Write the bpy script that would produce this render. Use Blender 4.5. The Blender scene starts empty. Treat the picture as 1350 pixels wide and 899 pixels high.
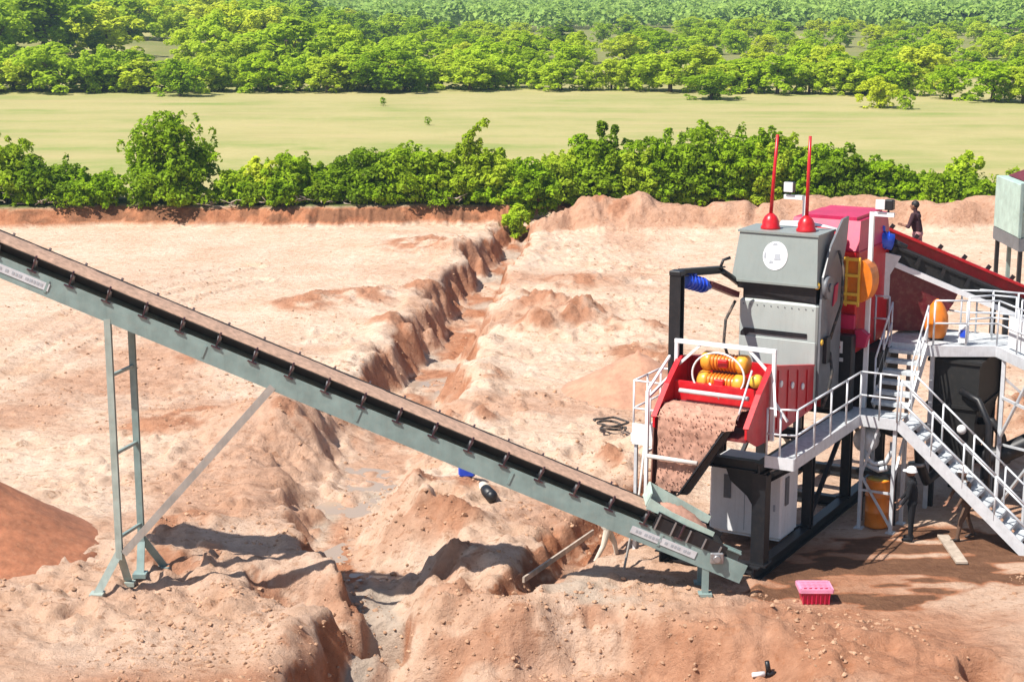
import bpy, math, random
import numpy as np
from mathutils import Vector, Matrix

random.seed(7)
rng = np.random.default_rng(7)
S = bpy.context.scene
COL = S.collection

# ------------------------------------------------------------------ camera numbers (used once to survey points of the place)
CAM_H, PITCH, FPX = 12.5, math.radians(12.0), 2200.0
SP, CP = math.sin(PITCH), math.cos(PITCH)


def G(px, py, z=0.0):
    dx, dy, dz = px - 675, FPX * CP + (449.5 - py) * SP, (449.5 - py) * CP - FPX * SP
    t = (z - CAM_H) / dz
    return (dx * t, dy * t)


# ------------------------------------------------------------------ materials
def new_mat(name):
    m = bpy.data.materials.new(name)
    m.use_nodes = True
    nt = m.node_tree
    for n in list(nt.nodes):
        nt.nodes.remove(n)
    return m, nt


def N(nt, t, **kw):
    n = nt.nodes.new(t)
    for k, v in kw.items():
        setattr(n, k, v)
    return n


def mix_rgb(nt, fac, a, b, mode='MIX'):
    n = N(nt, 'ShaderNodeMix', data_type='RGBA', blend_type=mode)
    for sock, val in ((0, fac), (6, a), (7, b)):
        if hasattr(val, 'is_output') or isinstance(val, bpy.types.NodeSocket):
            nt.links.new(val, n.inputs[sock])
        else:
            n.inputs[sock].default_value = val if sock == 0 else (*val[:3], 1)
    return n.outputs[2]


def noise(nt, vec, scale, detail=4, rough=.55):
    n = N(nt, 'ShaderNodeTexNoise')
    n.inputs['Scale'].default_value = scale
    n.inputs['Detail'].default_value = detail
    n.inputs['Roughness'].default_value = rough
    if vec is not None:
        nt.links.new(vec, n.inputs['Vector'])
    return n.outputs['Fac']


def ramp(nt, fac, a, b):
    n = N(nt, 'ShaderNodeMapRange')
    n.inputs['From Min'].default_value = a
    n.inputs['From Max'].default_value = b
    nt.links.new(fac, n.inputs['Value'])
    return n.outputs['Result']


def mat(name, col, rough=.5, metal=0., dust=.35, var=.18, scale=3., dustcol=(.52, .33, .22)):
    """painted or bare surface with uneven colour and patches of site dust"""
    m, nt = new_mat(name)
    out = N(nt, 'ShaderNodeOutputMaterial')
    p = N(nt, 'ShaderNodeBsdfPrincipled')
    geo = N(nt, 'ShaderNodeNewGeometry')
    f1 = ramp(nt, noise(nt, geo.outputs['Position'], scale, 5, .6), .3, .7)
    lo = tuple(c * (1 - var) for c in col)
    hi = tuple(min(.9, c * (1 + var)) for c in col)
    c1 = mix_rgb(nt, f1, lo, hi)
    f2 = ramp(nt, noise(nt, geo.outputs['Position'], scale * 2.7, 6, .7), .48, .75)
    mm = N(nt, 'ShaderNodeMath', operation='MULTIPLY')
    nt.links.new(f2, mm.inputs[0])
    mm.inputs[1].default_value = dust
    c2 = mix_rgb(nt, mm.outputs[0], c1, dustcol)
    if dust > 0:
        mp = N(nt, 'ShaderNodeMapping')
        mp.inputs['Scale'].default_value = (7, 7, .55)
        nt.links.new(geo.outputs['Position'], mp.inputs[0])
        f3 = ramp(nt, noise(nt, mp.outputs[0], 1.6, 5, .65), .52, .78)
        m3 = N(nt, 'ShaderNodeMath', operation='MULTIPLY')
        nt.links.new(f3, m3.inputs[0])
        m3.inputs[1].default_value = min(.5, .12 + dust)
        c2 = mix_rgb(nt, m3.outputs[0], c2, tuple(.35 * c + .05 * d for c, d in zip(col, dustcol)))
    nt.links.new(c2, p.inputs['Base Color'])
    p.inputs['Roughness'].default_value = rough
    p.inputs['Metallic'].default_value = metal
    nt.links.new(p.outputs[0], out.inputs[0])
    return m


M = dict(
    black=mat('black_paint', (.009, .010, .013), .45, 0, .035),
    belt=mat('belt_rubber', (.008, .008, .008), .7, 0, .03),
    green=mat('grey_green_paint', (.215, .295, .28), .42, 0, .12),
    greenpale=mat('pale_green_panel', (.40, .52, .46), .45, 0, .15),
    hood_up=mat('mid_grey_paint', (.235, .265, .25), .45, 0, .06, .06, 1.5),
    hood=mat('pale_grey_paint', (.38, .415, .395), .45, 0, .08, .06, 1.5),
    hood_dark=mat('dark_grey_paint', (.13, .14, .155), .42, 0, .1),
    red=mat('red_paint', (.52, .006, .014), .35, 0, .08),
    redpink=mat('pinkish_red_paint', (.50, .014, .08), .4, 0, .06),
    darkred=mat('dark_red_paint', (.13, .008, .015), .45, 0, .2),
    orange=mat('orange_paint', (.70, .19, .010), .4, 0, .1),
    yellow=mat('yellow_paint', (.78, .48, .05), .4, 0, .1),
    white=mat('white_paint', (.74, .74, .75), .4, 0, .1, .05),
    galv=mat('galvanised_steel', (.60, .62, .65), .45, .15, .1, .1, 6),
    deck=mat('galvanised_grating', (.50, .53, .55), .5, 0, .1, .25, 9),
    steel=mat('steel', (.3, .3, .31), .4, .6, .3),
    blue=mat('blue_paint', (.015, .07, .55), .35, 0, .08),
    gravel=mat('wet_gravel', (.42, .225, .16), .9, 0, .3, .3, 7, (.55, .34, .25)),
    slurry=mat('wet_brown_sheet', (.17, .065, .045), .7, 0, .1, .3, 5),
    sandload=mat('belt_sand', (.43, .27, .19), .9, 0, .1, .3, 9),
    greymark=mat('grey_print', (.35, .37, .40), .6, 0, 0, .1),
    skin=mat('skin', (.25, .12, .075), .55, 0, 0, .1),
    cloth_black=mat('black_cloth', (.006, .006, .009), .9, 0, 0),
    cloth_tan=mat('pale_tan_cloth', (.62, .54, .44), .9, 0, .1),
    cloth_pink=mat('faded_pink_cloth', (.5, .25, .25), .9, 0, .1),
    cloth_brown=mat('brown_cloth', (.10, .055, .035), .9, 0, .2),
    cloth_dark=mat('dark_maroon_cloth', (.05, .018, .025), .9, 0, .05),
    helmet=mat('white_helmet', (.8, .8, .8), .3, 0, 0, .03),
    hair=mat('black_hair', (.01, .009, .008), .6, 0, 0),
    boot=mat('boot_leather', (.03, .02, .016), .6, 0, .3),
    rubber=mat('tyre_rubber', (.03, .03, .03), .8, 0, .5),
    crate=mat('red_crate_plastic', (.62, .015, .07), .35, 0, .02),
    cratep=mat('pink_crate_plastic', (.75, .28, .42), .4, 0, .02),
    wood=mat('dead_wood', (.42, .34, .27), .9, 0, .1, .3, 5),
    bark=mat('bark', (.09, .065, .045), .9, 0, .1, .3, 5),
    pole=mat('pale_pole', (.66, .6, .55), .6, 0, .1),
    water=None,
    post=mat('weathered_post_paint', (.34, .40, .36), .5, 0, .2),
    bracegrey=mat('dusty_brace', (.34, .31, .28), .55, 0, .3),
    cap=mat('amber_paint', (.78, .33, .03), .35, 0, .08),
    idler=mat('dark_idler_paint', (.045, .018, .028), .5, 0, .25),
)


def foliage_mat(name, dark, light, trans=.3, hue=1.):
    m, nt = new_mat(name)
    out = N(nt, 'ShaderNodeOutputMaterial')
    geo = N(nt, 'ShaderNodeNewGeometry')
    oi = N(nt, 'ShaderNodeObjectInfo')
    tc = N(nt, 'ShaderNodeTexCoord')
    f = ramp(nt, noise(nt, tc.outputs['Object'], 1.3, 3), .3, .7)
    c = mix_rgb(nt, f, dark, light)
    ri = N(nt, 'ShaderNodeMath', operation='MULTIPLY')
    nt.links.new(geo.outputs['Random Per Island'], ri.inputs[0])
    ri.inputs[1].default_value = .5
    c = mix_rgb(nt, ri.outputs[0], c, light)
    cr = N(nt, 'ShaderNodeValToRGB')
    cr.color_ramp.interpolation = 'LINEAR'
    e = cr.color_ramp.elements
    e[0].position, e[0].color = 0, (dark[0] * .6, dark[1] * .65, dark[2] + .004, 1)
    e[1].position, e[1].color = 1, (min(.8, light[0] * 1.35), light[1] * 1.0, light[2] + .035, 1)
    nt.links.new(oi.outputs['Random'], cr.inputs[0])
    ro = N(nt, 'ShaderNodeMath', operation='SUBTRACT')
    nt.links.new(oi.outputs['Random'], ro.inputs[0])
    ro.inputs[1].default_value = .42
    ab = N(nt, 'ShaderNodeMath', operation='ABSOLUTE')
    nt.links.new(ro.outputs[0], ab.inputs[0])
    if hue:
        c = mix_rgb(nt, ab.outputs[0], c, cr.outputs[0])
    d = N(nt, 'ShaderNodeBsdfPrincipled')
    d.inputs['Roughness'].default_value = .6
    d.inputs['Specular IOR Level'].default_value = .1
    t = N(nt, 'ShaderNodeBsdfTranslucent')
    nt.links.new(c, d.inputs['Base Color'])
    nt.links.new(c, t.inputs['Color'])
    mx = N(nt, 'ShaderNodeMixShader')
    mx.inputs[0].default_value = trans
    nt.links.new(d.outputs[0], mx.inputs[1])
    nt.links.new(t.outputs[0], mx.inputs[2])
    nt.links.new(mx.outputs[0], out.inputs[0])
    return m


M['leaf'] = foliage_mat('hedge_leaves', (.02, .07, .005), (.43, .66, .018), .43)
M['leaf_tree'] = foliage_mat('tree_leaves', (.15, .30, .008), (.58, .78, .025), .47)
M['leaf_pale'] = foliage_mat('pale_leaves', (.28, .44, .015), (.60, .78, .045), .47)
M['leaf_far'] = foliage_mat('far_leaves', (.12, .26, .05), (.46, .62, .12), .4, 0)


def water_mat():
    m, nt = new_mat('muddy_water')
    out = N(nt, 'ShaderNodeOutputMaterial')
    p = N(nt, 'ShaderNodeBsdfPrincipled')
    p.inputs['Base Color'].default_value = (.36, .27, .20, 1)
    p.inputs['Roughness'].default_value = .2
    g = N(nt, 'ShaderNodeNewGeometry')
    b = N(nt, 'ShaderNodeBump')
    b.inputs['Strength'].default_value = .1
    nt.links.new(noise(nt, g.outputs['Position'], 7, 3), b.inputs['Height'])
    nt.links.new(b.outputs[0], p.inputs['Normal'])
    nt.links.new(p.outputs[0], out.inputs[0])
    return m


M['water'] = water_mat()


def ground_mat():
    m, nt = new_mat('sandy_ground')
    out = N(nt, 'ShaderNodeOutputMaterial')
    p = N(nt, 'ShaderNodeBsdfPrincipled')
    p.inputs['Roughness'].default_value = .95
    p.inputs['Specular IOR Level'].default_value = .15
    g = N(nt, 'ShaderNodeNewGeometry')
    pos = g.outputs['Position']
    at = N(nt, 'ShaderNodeAttribute', attribute_name='mask')
    sep = N(nt, 'ShaderNodeSeparateColor')
    nt.links.new(at.outputs['Color'], sep.inputs[0])
    r_, g_, b_ = sep.outputs[0], sep.outputs[1], sep.outputs[2]
    fine = ramp(nt, noise(nt, pos, 2.2, 7, .7), .25, .75)
    med = ramp(nt, noise(nt, pos, .45, 5, .6), .3, .7)
    sand = mix_rgb(nt, fine, (.53, .335, .215), (.69, .50, .37))
    sand = mix_rgb(nt, med, sand, mix_rgb(nt, fine, (.64, .46, .335), (.78, .64, .515)))
    red = mix_rgb(nt, fine, (.25, .090, .042), (.50, .225, .118))
    shade_soil = ramp(nt, r_, 1.0, 1.2)  # darkest tones: plant shadow and wall shade painted in, dark bank soil too
    red = mix_rgb(nt, shade_soil, red, mix_rgb(nt, fine, (.12, .055, .03), (.23, .115, .065)))
    speck = ramp(nt, noise(nt, pos, 4.5, 6, .68), .56, .68)
    sp2 = N(nt, 'ShaderNodeMath', operation='MULTIPLY')
    nt.links.new(speck, sp2.inputs[0])
    sp2.inputs[1].default_value = .26
    sand = mix_rgb(nt, sp2.outputs[0], sand, (.40, .21, .115))
    mp2 = N(nt, 'ShaderNodeMapping')
    mp2.inputs['Scale'].default_value = (1.5, 3.0, 1.5)
    mp2.inputs['Rotation'].default_value = (0, 0, .25)
    nt.links.new(pos, mp2.inputs[0])
    fl = ramp(nt, noise(nt, mp2.outputs[0], 1.9, 6, .75), .555, .63)
    fl2 = N(nt, 'ShaderNodeMath', operation='MULTIPLY')
    nt.links.new(fl, fl2.inputs[0])
    fl2.inputs[1].default_value = .62
    sand = mix_rgb(nt, fl2.outputs[0], sand, (.24, .115, .05))
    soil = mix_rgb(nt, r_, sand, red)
    wet = mix_rgb(nt, fine, (.40, .33, .26), (.52, .45, .37))
    soil = mix_rgb(nt, b_, soil, wet)
    # stretched streaks give the mown look of the field
    mp = N(nt, 'ShaderNodeMapping')
    mp.inputs['Scale'].default_value = (.03, .16, .1)
    nt.links.new(pos, mp.inputs[0])
    gs = ramp(nt, noise(nt, mp.outputs[0], 1., 8, .72), .34, .66)
    gf = ramp(nt, noise(nt, pos, .07, 7, .72), .40, .62)
    grass = mix_rgb(nt, gs, (.20, .26, .06), (.42, .335, .165))
    grass = mix_rgb(nt, gf, grass, mix_rgb(nt, fine, (.36, .31, .13), (.42, .37, .17)))
    soil = mix_rgb(nt, g_, soil, grass)
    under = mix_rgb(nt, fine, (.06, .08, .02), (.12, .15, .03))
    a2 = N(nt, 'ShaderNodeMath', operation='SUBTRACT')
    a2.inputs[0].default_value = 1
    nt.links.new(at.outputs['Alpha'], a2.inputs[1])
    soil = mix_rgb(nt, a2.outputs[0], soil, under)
    nt.links.new(soil, p.inputs['Base Color'])
    b1 = N(nt, 'ShaderNodeBump')
    gi = N(nt, 'ShaderNodeMath', operation='MULTIPLY_ADD')
    nt.links.new(g_, gi.inputs[0])
    gi.inputs[1].default_value = -.85
    gi.inputs[2].default_value = 1
    nt.links.new(gi.outputs[0], b1.inputs['Strength'])
    b1.inputs['Distance'].default_value = .14
    vo = N(nt, 'ShaderNodeTexVoronoi')
    vo.inputs['Scale'].default_value = 4.2
    wv = N(nt, 'ShaderNodeMixRGB')
    wv.inputs[0].default_value = .12
    nz = N(nt, 'ShaderNodeTexNoise')
    nz.inputs['Scale'].default_value = 2.5
    nt.links.new(pos, nz.inputs['Vector'])
    nt.links.new(pos, wv.inputs[1])
    nt.links.new(nz.outputs['Color'], wv.inputs[2])
    nt.links.new(wv.outputs[0], vo.inputs['Vector'])
    hs = N(nt, 'ShaderNodeMath', operation='MULTIPLY_ADD')
    nt.links.new(vo.outputs['Distance'], hs.inputs[0])
    hs.inputs[1].default_value = -.22
    nt.links.new(noise(nt, pos, 3.6, 9, .74), hs.inputs[2])
    nt.links.new(hs.outputs[0], b1.inputs['Height'])
    nt.links.new(b1.outputs[0], p.inputs['Normal'])
    nt.links.new(p.outputs[0], out.inputs[0])
    return m


M['ground'] = ground_mat()


# ------------------------------------------------------------------ mesh builder
class MB:
    def __init__(s):
        s.v, s.f, s.sm = [], [], []

    def add(s, vs, fs, smooth=False):
        k = len(s.v)
        s.v += [tuple(p) for p in vs]
        s.f += [tuple(i + k for i in f) for f in fs]
        s.sm += [smooth] * len(fs)
        return s

    def extrude(s, pts, vec):
        n = len(pts)
        a = [Vector(p) for p in pts]
        b = [p + Vector(vec) for p in a]
        fs = [tuple(range(n - 1, -1, -1)), tuple(range(n, 2 * n))]
        fs += [(i, (i + 1) % n, n + (i + 1) % n, n + i) for i in range(n)]
        return s.add(a + b, fs)

    def box(s, x0, x1, y0, y1, z0, z1, ch=0.0):
        if ch > 0:
            pts = [(x0 + ch, y0, 0), (x1 - ch, y0, 0), (x1, y0 + ch, 0), (x1, y1 - ch, 0), (x1 - ch, y1, 0), (x0 + ch, y1, 0),
                   (x0, y1 - ch, 0), (x0, y0 + ch, 0)]
            cx, cy = (x0 + x1) / 2, (y0 + y1) / 2
            rings = []
            for z, k in ((z0, ch), (z0 + ch, 0), (z1 - ch, 0), (z1, ch)):
                rings.append([(p[0] + (k if p[0] < cx else -k), p[1] + (k if p[1] < cy else -k), z) for p in pts])
            vs = [q for r in rings for q in r]
            fs = [tuple(range(7, -1, -1)), tuple(range(24, 32))]
            for j in range(3):
                for i in range(8):
                    fs.append((j * 8 + i, j * 8 + (i + 1) % 8, j * 8 + 8 + (i + 1) % 8, j * 8 + 8 + i))
            return s.add(vs, fs)
        return s.extrude([(x0, y0, z0), (x1, y0, z0), (x1, y1, z0), (x0, y1, z0)], (0, 0, z1 - z0))

    def bar(s, p0, p1, w, h=None, up=(0, 0, 1)):
        h = h or w
        p0, p1 = Vector(p0), Vector(p1)
        d = (p1 - p0).normalized()
        u = Vector(up)
        if abs(d.dot(u)) > .98:
            u = Vector((1, 0, 0))
        r = d.cross(u).normalized()
        u = r.cross(d).normalized()
        q = [p0 - r * w / 2 - u * h / 2, p0 + r * w / 2 - u * h / 2, p0 + r * w / 2 + u * h / 2, p0 - r * w / 2 + u * h / 2]
        return s.extrude(q, p1 - p0)

    def hbeam(s, p0, p1, w, h, t=.03, up=(0, 0, 1)):
        """I-section beam: two flanges and a web"""
        p0, p1 = Vector(p0), Vector(p1)
        d = (p1 - p0).normalized()
        u = Vector(up)
        if abs(d.dot(u)) > .98:
            u = Vector((0, 1, 0))
        r = d.cross(u).normalized()
        u = r.cross(d).normalized()
        prof = [(-w / 2, -h / 2), (w / 2, -h / 2), (w / 2, -h / 2 + t), (t / 2, -h / 2 + t), (t / 2, h / 2 - t), (w / 2, h / 2 - t),
                (w / 2, h / 2), (-w / 2, h / 2), (-w / 2, h / 2 - t), (-t / 2, h / 2 - t), (-t / 2, -h / 2 + t), (-w / 2, -h / 2 + t)]
        return s.extrude([p0 + r * a + u * b for a, b in prof], p1 - p0)

    def tube(s, pts, r, n=8, closed=False):
        P = [Vector(p) for p in pts]
        R = r if isinstance(r, (list, tuple)) else [r] * len(P)
        vs, fs = [], []
        prev = None
        m = len(P)
        for i, p in enumerate(P):
            if closed:
                d = P[(i + 1) % m] - P[i - 1]
            else:
                d = P[min(i + 1, m - 1)] - P[max(i - 1, 0)]
            d.normalize()
            if prev is None:
                a = Vector((0, 0, 1)) if abs(d.z) < .9 else Vector((1, 0, 0))
                x = d.cross(a).normalized()
            else:
                x = (prev - d * prev.dot(d)).normalized()
            prev = x
            y = d.cross(x)
            for k in range(n):
                t = 2 * math.pi * k / n
                vs.append(p + (x * math.cos(t) + y * math.sin(t)) * R[i])
        for i in range(m if closed else m - 1):
            j = (i + 1) % m
            for k in range(n):
                fs.append((i * n + k, i * n + (k + 1) % n, j * n + (k + 1) % n, j * n + k))
        if not closed:
            fs += [tuple(range(n - 1, -1, -1)), tuple(range((m - 1) * n, m * n))]
        return s.add(vs, fs, True)

    def cyl(s, p0, p1, r0, r1=None, n=20):
        p0, p1 = Vector(p0), Vector(p1)
        r1 = r0 if r1 is None else r1
        d = (p1 - p0).normalized()
        a = Vector((0, 0, 1)) if abs(d.z) < .9 else Vector((1, 0, 0))
        x = d.cross(a).normalized()
        y = d.cross(x)
        vs = [p0 + (x * math.cos(2 * math.pi * k / n) + y * math.sin(2 * math.pi * k / n)) * r0 for k in range(n)]
        vs += [p1 + (x * math.cos(2 * math.pi * k / n) + y * math.sin(2 * math.pi * k / n)) * r1 for k in range(n)]
        k0 = len(s.v)
        s.add(vs, [(i, (i + 1) % n, n + (i + 1) % n, n + i) for i in range(n)], True)
        s.f += [tuple(k0 + i for i in range(n - 1, -1, -1)), tuple(k0 + n + i for i in range(n))]
        s.sm += [False, False]
        return s

    def lathe(s, prof, c=(0, 0, 0), n=20, axis='z'):
        vs, fs = [], []
        for r, z in prof:
            for k in range(n):
                t = 2 * math.pi * k / n
                q = (r * math.cos(t), r * math.sin(t), z)
                if axis == 'y':
                    q = (q[0], z, q[1])
                if axis == 'x':
                    q = (z, q[0], q[1])
                vs.append((q[0] + c[0], q[1] + c[1], q[2] + c[2]))
        m = len(prof)
        for i in range(m - 1):
            for k in range(n):
                fs.append((i * n + k, i * n + (k + 1) % n, (i + 1) * n + (k + 1) % n, (i + 1) * n + k))
        fs += [tuple(range(n - 1, -1, -1)), tuple(range((m - 1) * n, m * n))]
        return s.add(vs, fs, True)

    def ball(s, c, r, n=12, m=8):
        rx, ry, rz = r if isinstance(r, (tuple, list)) else (r, r, r)
        vs = [(c[0], c[1], c[2] + rz)]
        for i in range(1, m):
            a = math.pi * i / m
            for k in range(n):
                t = 2 * math.pi * k / n
                vs.append((c[0] + rx * math.sin(a) * math.cos(t), c[1] + ry * math.sin(a) * math.sin(t), c[2] + rz * math.cos(a)))
        vs.append((c[0], c[1], c[2] - rz))
        fs = [(0, 1 + k, 1 + (k + 1) % n) for k in range(n)]
        for i in range(m - 2):
            for k in range(n):
                fs.append((1 + i * n + k, 1 + (i + 1) * n + k, 1 + (i + 1) * n + (k + 1) % n, 1 + i * n + (k + 1) % n))
        e = len(vs) - 1
        fs += [(e, 1 + (m - 2) * n + (k + 1) % n, 1 + (m - 2) * n + k) for k in range(n)]
        return s.add(vs, fs, True)


BASE = {}


def link_mesh(name, mb, material, parent=None, label=None, off=(0, 0, 0)):
    me = bpy.data.meshes.new(name)
    me.from_pydata([(p[0] - off[0], p[1] - off[1], p[2] - off[2]) for p in mb.v], [], mb.f)
    me.polygons.foreach_set('use_smooth', mb.sm)
    mats = material if isinstance(material, list) else [material]
    for q in mats:
        me.materials.append(M[q] if isinstance(q, str) else q)
    me.validate()
    me.update()
    o = bpy.data.objects.new(name, me)
    COL.objects.link(o)
    if parent is not None:
        o.parent = parent
    if label:
        o['label'] = label
    return o


def part(parent, name, mb, material, label=None):
    """a part of a thing, its points given in the frame the thing was surveyed in"""
    o = link_mesh(name, mb, material, parent, label, BASE.get(parent.name, (0, 0, 0)))
    BASE[o.name] = BASE.get(parent.name, (0, 0, 0))
    return o


def tag(o, label, cat, group=None, kind=None):
    if label:
        o['label'] = label
    if cat:
        o['category'] = cat
    if group:
        o['group'] = group
    if kind:
        o['kind'] = kind
    return o


def thing(name, label, cat, loc=(0, 0, 0), rotz=0., group=None, base=(0, 0, 0)):
    o = bpy.data.objects.new(name, None)
    COL.objects.link(o)
    o.location = loc
    o.rotation_euler = (0, 0, rotz)
    o.empty_display_size = .3
    BASE[o.name] = base
    return tag(o, label, cat, group)


# plant frame: origin at its front right column, a = across to the right, b = away along the machine
M0 = (5.34, 34.28)
YAW = math.radians(-30)


def PL(a, b):
    return (M0[0] + a * math.cos(YAW) - b * math.sin(YAW), M0[1] + a * math.sin(YAW) + b * math.cos(YAW))


def plant_thing(name, label, cat, base, group=None):
    x, y = PL(base[0], base[1])
    return thing(name, label, cat, (x, y, base[2]), YAW, group, base)


def world_thing(name, label, cat, base, group=None):
    return thing(name, label, cat, base, 0, group, base)


# ------------------------------------------------------------------ terrain
TAB = rng.random((256, 256))


def vn(x, y, seed=0):
    x = np.asarray(x, float) + seed * 17.3
    y = np.asarray(y, float) + seed * 9.1
    xi, yi = np.floor(x).astype(int), np.floor(y).astype(int)
    fx, fy = x - xi, y - yi
    fx, fy = fx * fx * (3 - 2 * fx), fy * fy * (3 - 2 * fy)
    a, b = TAB[xi & 255, yi & 255], TAB[(xi + 1) & 255, yi & 255]
    c, d = TAB[xi & 255, (yi + 1) & 255], TAB[(xi + 1) & 255, (yi + 1) & 255]
    return (a * (1 - fx) + b * fx) * (1 - fy) + (c * (1 - fx) + d * fx) * fy


def fbm(x, y, o=4, seed=0, g=.5):
    s, a, t = 0, 1., 0
    for i in range(o):
        s = s + a * vn(x * 2 ** i, y * 2 ** i, seed + i * 3)
        t += a
        a *= g
    return s / t


def ss(a, b, x):
    t = np.clip((x - a) / (b - a), 0, 1)
    return t * t * (3 - 2 * t)


def poly(x, y, pts, attrs):
    """distance to a polyline, interpolated attributes and signed side (+ = right of travel)"""
    best = np.full(np.shape(x), 1e9)
    out = [np.zeros(np.shape(x)) for _ in attrs[0]]
    side = np.zeros(np.shape(x))
    for i in range(len(pts) - 1):
        (x0, y0), (x1, y1) = pts[i], pts[i + 1]
        dx, dy = x1 - x0, y1 - y0
        L2 = dx * dx + dy * dy
        t = np.clip(((x - x0) * dx + (y - y0) * dy) / L2, 0, 1)
        d = np.hypot(x - x0 - t * dx, y - y0 - t * dy)
        k = d < best
        best = np.where(k, d, best)
        sd = dx * (y - y0) - dy * (x - x0)
        side = np.where(k, -np.sign(sd), side)
        for j in range(len(out)):
            out[j] = np.where(k, attrs[i][j] * (1 - t) + attrs[i + 1][j] * t, out[j])
    return best, out, side


TRENCH = [G(*p) for p in ((688, 299), (675, 312), (648, 350), (621, 385), (581, 440), (545, 490), (520, 530), (497, 572), (474, 615),
                          (452, 655), (462, 705), (500, 755), (510, 800), (478, 850), (448, 885), (430, 940), (420, 1000))]
# half width, depth, extra width of the bank on the left and on the right as seen from the yard's near side
TR_AT = [(.8, .7, 0, 0), (1.1, 1.15, .1, 0), (1.2, 1.3, .2, 0), (1.3, 1.4, .25, .1), (1.4, 1.4, .25, .15), (1.45, 1.3, .25, .3), (1.45, 1.15, .4, .6),
         (1.4, .95, .9, .8), (1.4, .9, 1.0, .9), (1.3, .85, .6, 1.1), (1.05, .9, .15, 1.2), (1.05, .95, .05, 1.3), (1.05, 1.0, 0, 1.2),
         (.95, 1.05, 0, .8), (.95, 1.05, 0, .5), (1., 1.1, 0, .5), (1., 1.1, 0, .5)]
GULLY = [G(*p) for p in ((515, 800), (440, 795), (385, 782), (335, 768))]
GU_AT = [(.8, .9, 0, 0), (.8, .85, .4, 0), (.7, .7, .6, .2), (.25, .2, 0, 0)]
DITCH = [G(*p) for p in ((672, 790), (725, 752), (765, 715), (812, 680), (862, 640))]
DI_AT = [(.45, .3, 0, 0), (.7, .65, .5, 0), (.8, .75, .7, 0), (.7, .65, .4, 0), (.4, .25, 0, 0)]
BERM = [(1.9, 86.2), (3.5, 87.4), (7, 88.2), (11, 88.), (16, 88.4), (22, 88.), (30, 88.5), (44, 88)]
BE_AT = [(1.2, .5), (2.4, 1.2), (3., 1.6), (2.8, 1.45), (2.8, 1.65), (2.6, 1.45), (2.4, 1.3), (2.4, 1.2)]
SPOIL = [G(*p) for p in ((300, 592), (345, 565), (400, 548), (450, 545))]
SP_AT = [(1.2, .15), (1.8, .7), (1.8, .8), (1.2, .4)]
RUTS = [[G(*p) for p in q] for q in (((20, 500), (110, 445), (210, 400), (330, 372)), ((0, 470), (100, 420), (200, 380), (320, 352)),
                                     ((760, 330), (830, 322), (900, 316)), ((745, 345), (850, 352), (960, 365)),
                                     ((610, 700), (720, 660), (800, 600)), ((740, 760), (820, 765), (930, 775)))]
MOUNDS = [(*G(745, 432), 1.6, .6), (*G(705, 440), 1.1, .55), (*G(700, 415), 1.2, .5), (*G(760, 375), 2.2, .35), (*G(560, 330), 3., .35),
          (*G(470, 395), 2.4, .4), (*G(400, 405), 1.8, .3), (*G(640, 560), .5, .3), (*G(590, 556), .35, .3), (*G(843, 590), .7, .45),
          (*G(815, 615), .8, .5), (*G(300, 470), 2.4, .25), (*G(225, 560), 2.0, .22), (*G(580, 790), 1.2, .35), (*G(555, 690), 1.0, .35),
          (*G(660, 345), .9, .3), (*G(600, 335), 1.4, .45), (*G(560, 385), 1.5, .4), (*G(520, 430), 1.3, .4), (*G(735, 415), 1.5, .6), (*G(775, 428), 1.1, .5),
          (*G(690, 395), .9, .4), (*G(640, 500), .9, .3), (*G(545, 655), 1.1, .5), (*G(585, 700), 1.2, .45), (*G(520, 700), .8, .35), (*G(600, 745), .9, .3),
          (*G(430, 535), 1.2, .5), (*G(390, 575), 1.0, .4), (*G(800, 300), 2.0, .5), (*G(845, 440), 1.6, .4), (*G(250, 700), 1.2, .3), (*G(400, 850), 1.0, .35),
          (*G(1330, 560), 1.8, .8), (*G(1290, 610), 1.2, .3), (*G(240, 750), 1.3, .25), (*G(620, 655), .9, .2), (*G(860, 470), 1.9, .35)]
ESC_X = [-3.0, -1.0, .6, 1.6, 3.0, 4.2, 5.2]
ESC_Y = [31.9, 32.1, 32.35, 32.6, 31.7, 30.9, 30.6]


def terrain(x, y, masks=False):
    x = np.asarray(x, float)
    y = np.asarray(y, float)
    shp = x.shape
    x, y = x.ravel(), y.ravel()
    nr = (np.abs(x) < 60) & (y > 24) & (y < 112)
    res = []
    for sel, full in ((nr, True), (~nr, False)):
        res.append(terrain_part(x[sel], y[sel], full) if sel.any() else None)
    out = []
    for c in range(5):
        a = np.zeros(x.shape)
        for sel, r in zip((nr, ~nr), res):
            if r is not None:
                a[sel] = r[c]
        out.append(a.reshape(shp))
    return tuple(out) if masks else out[0]


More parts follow.
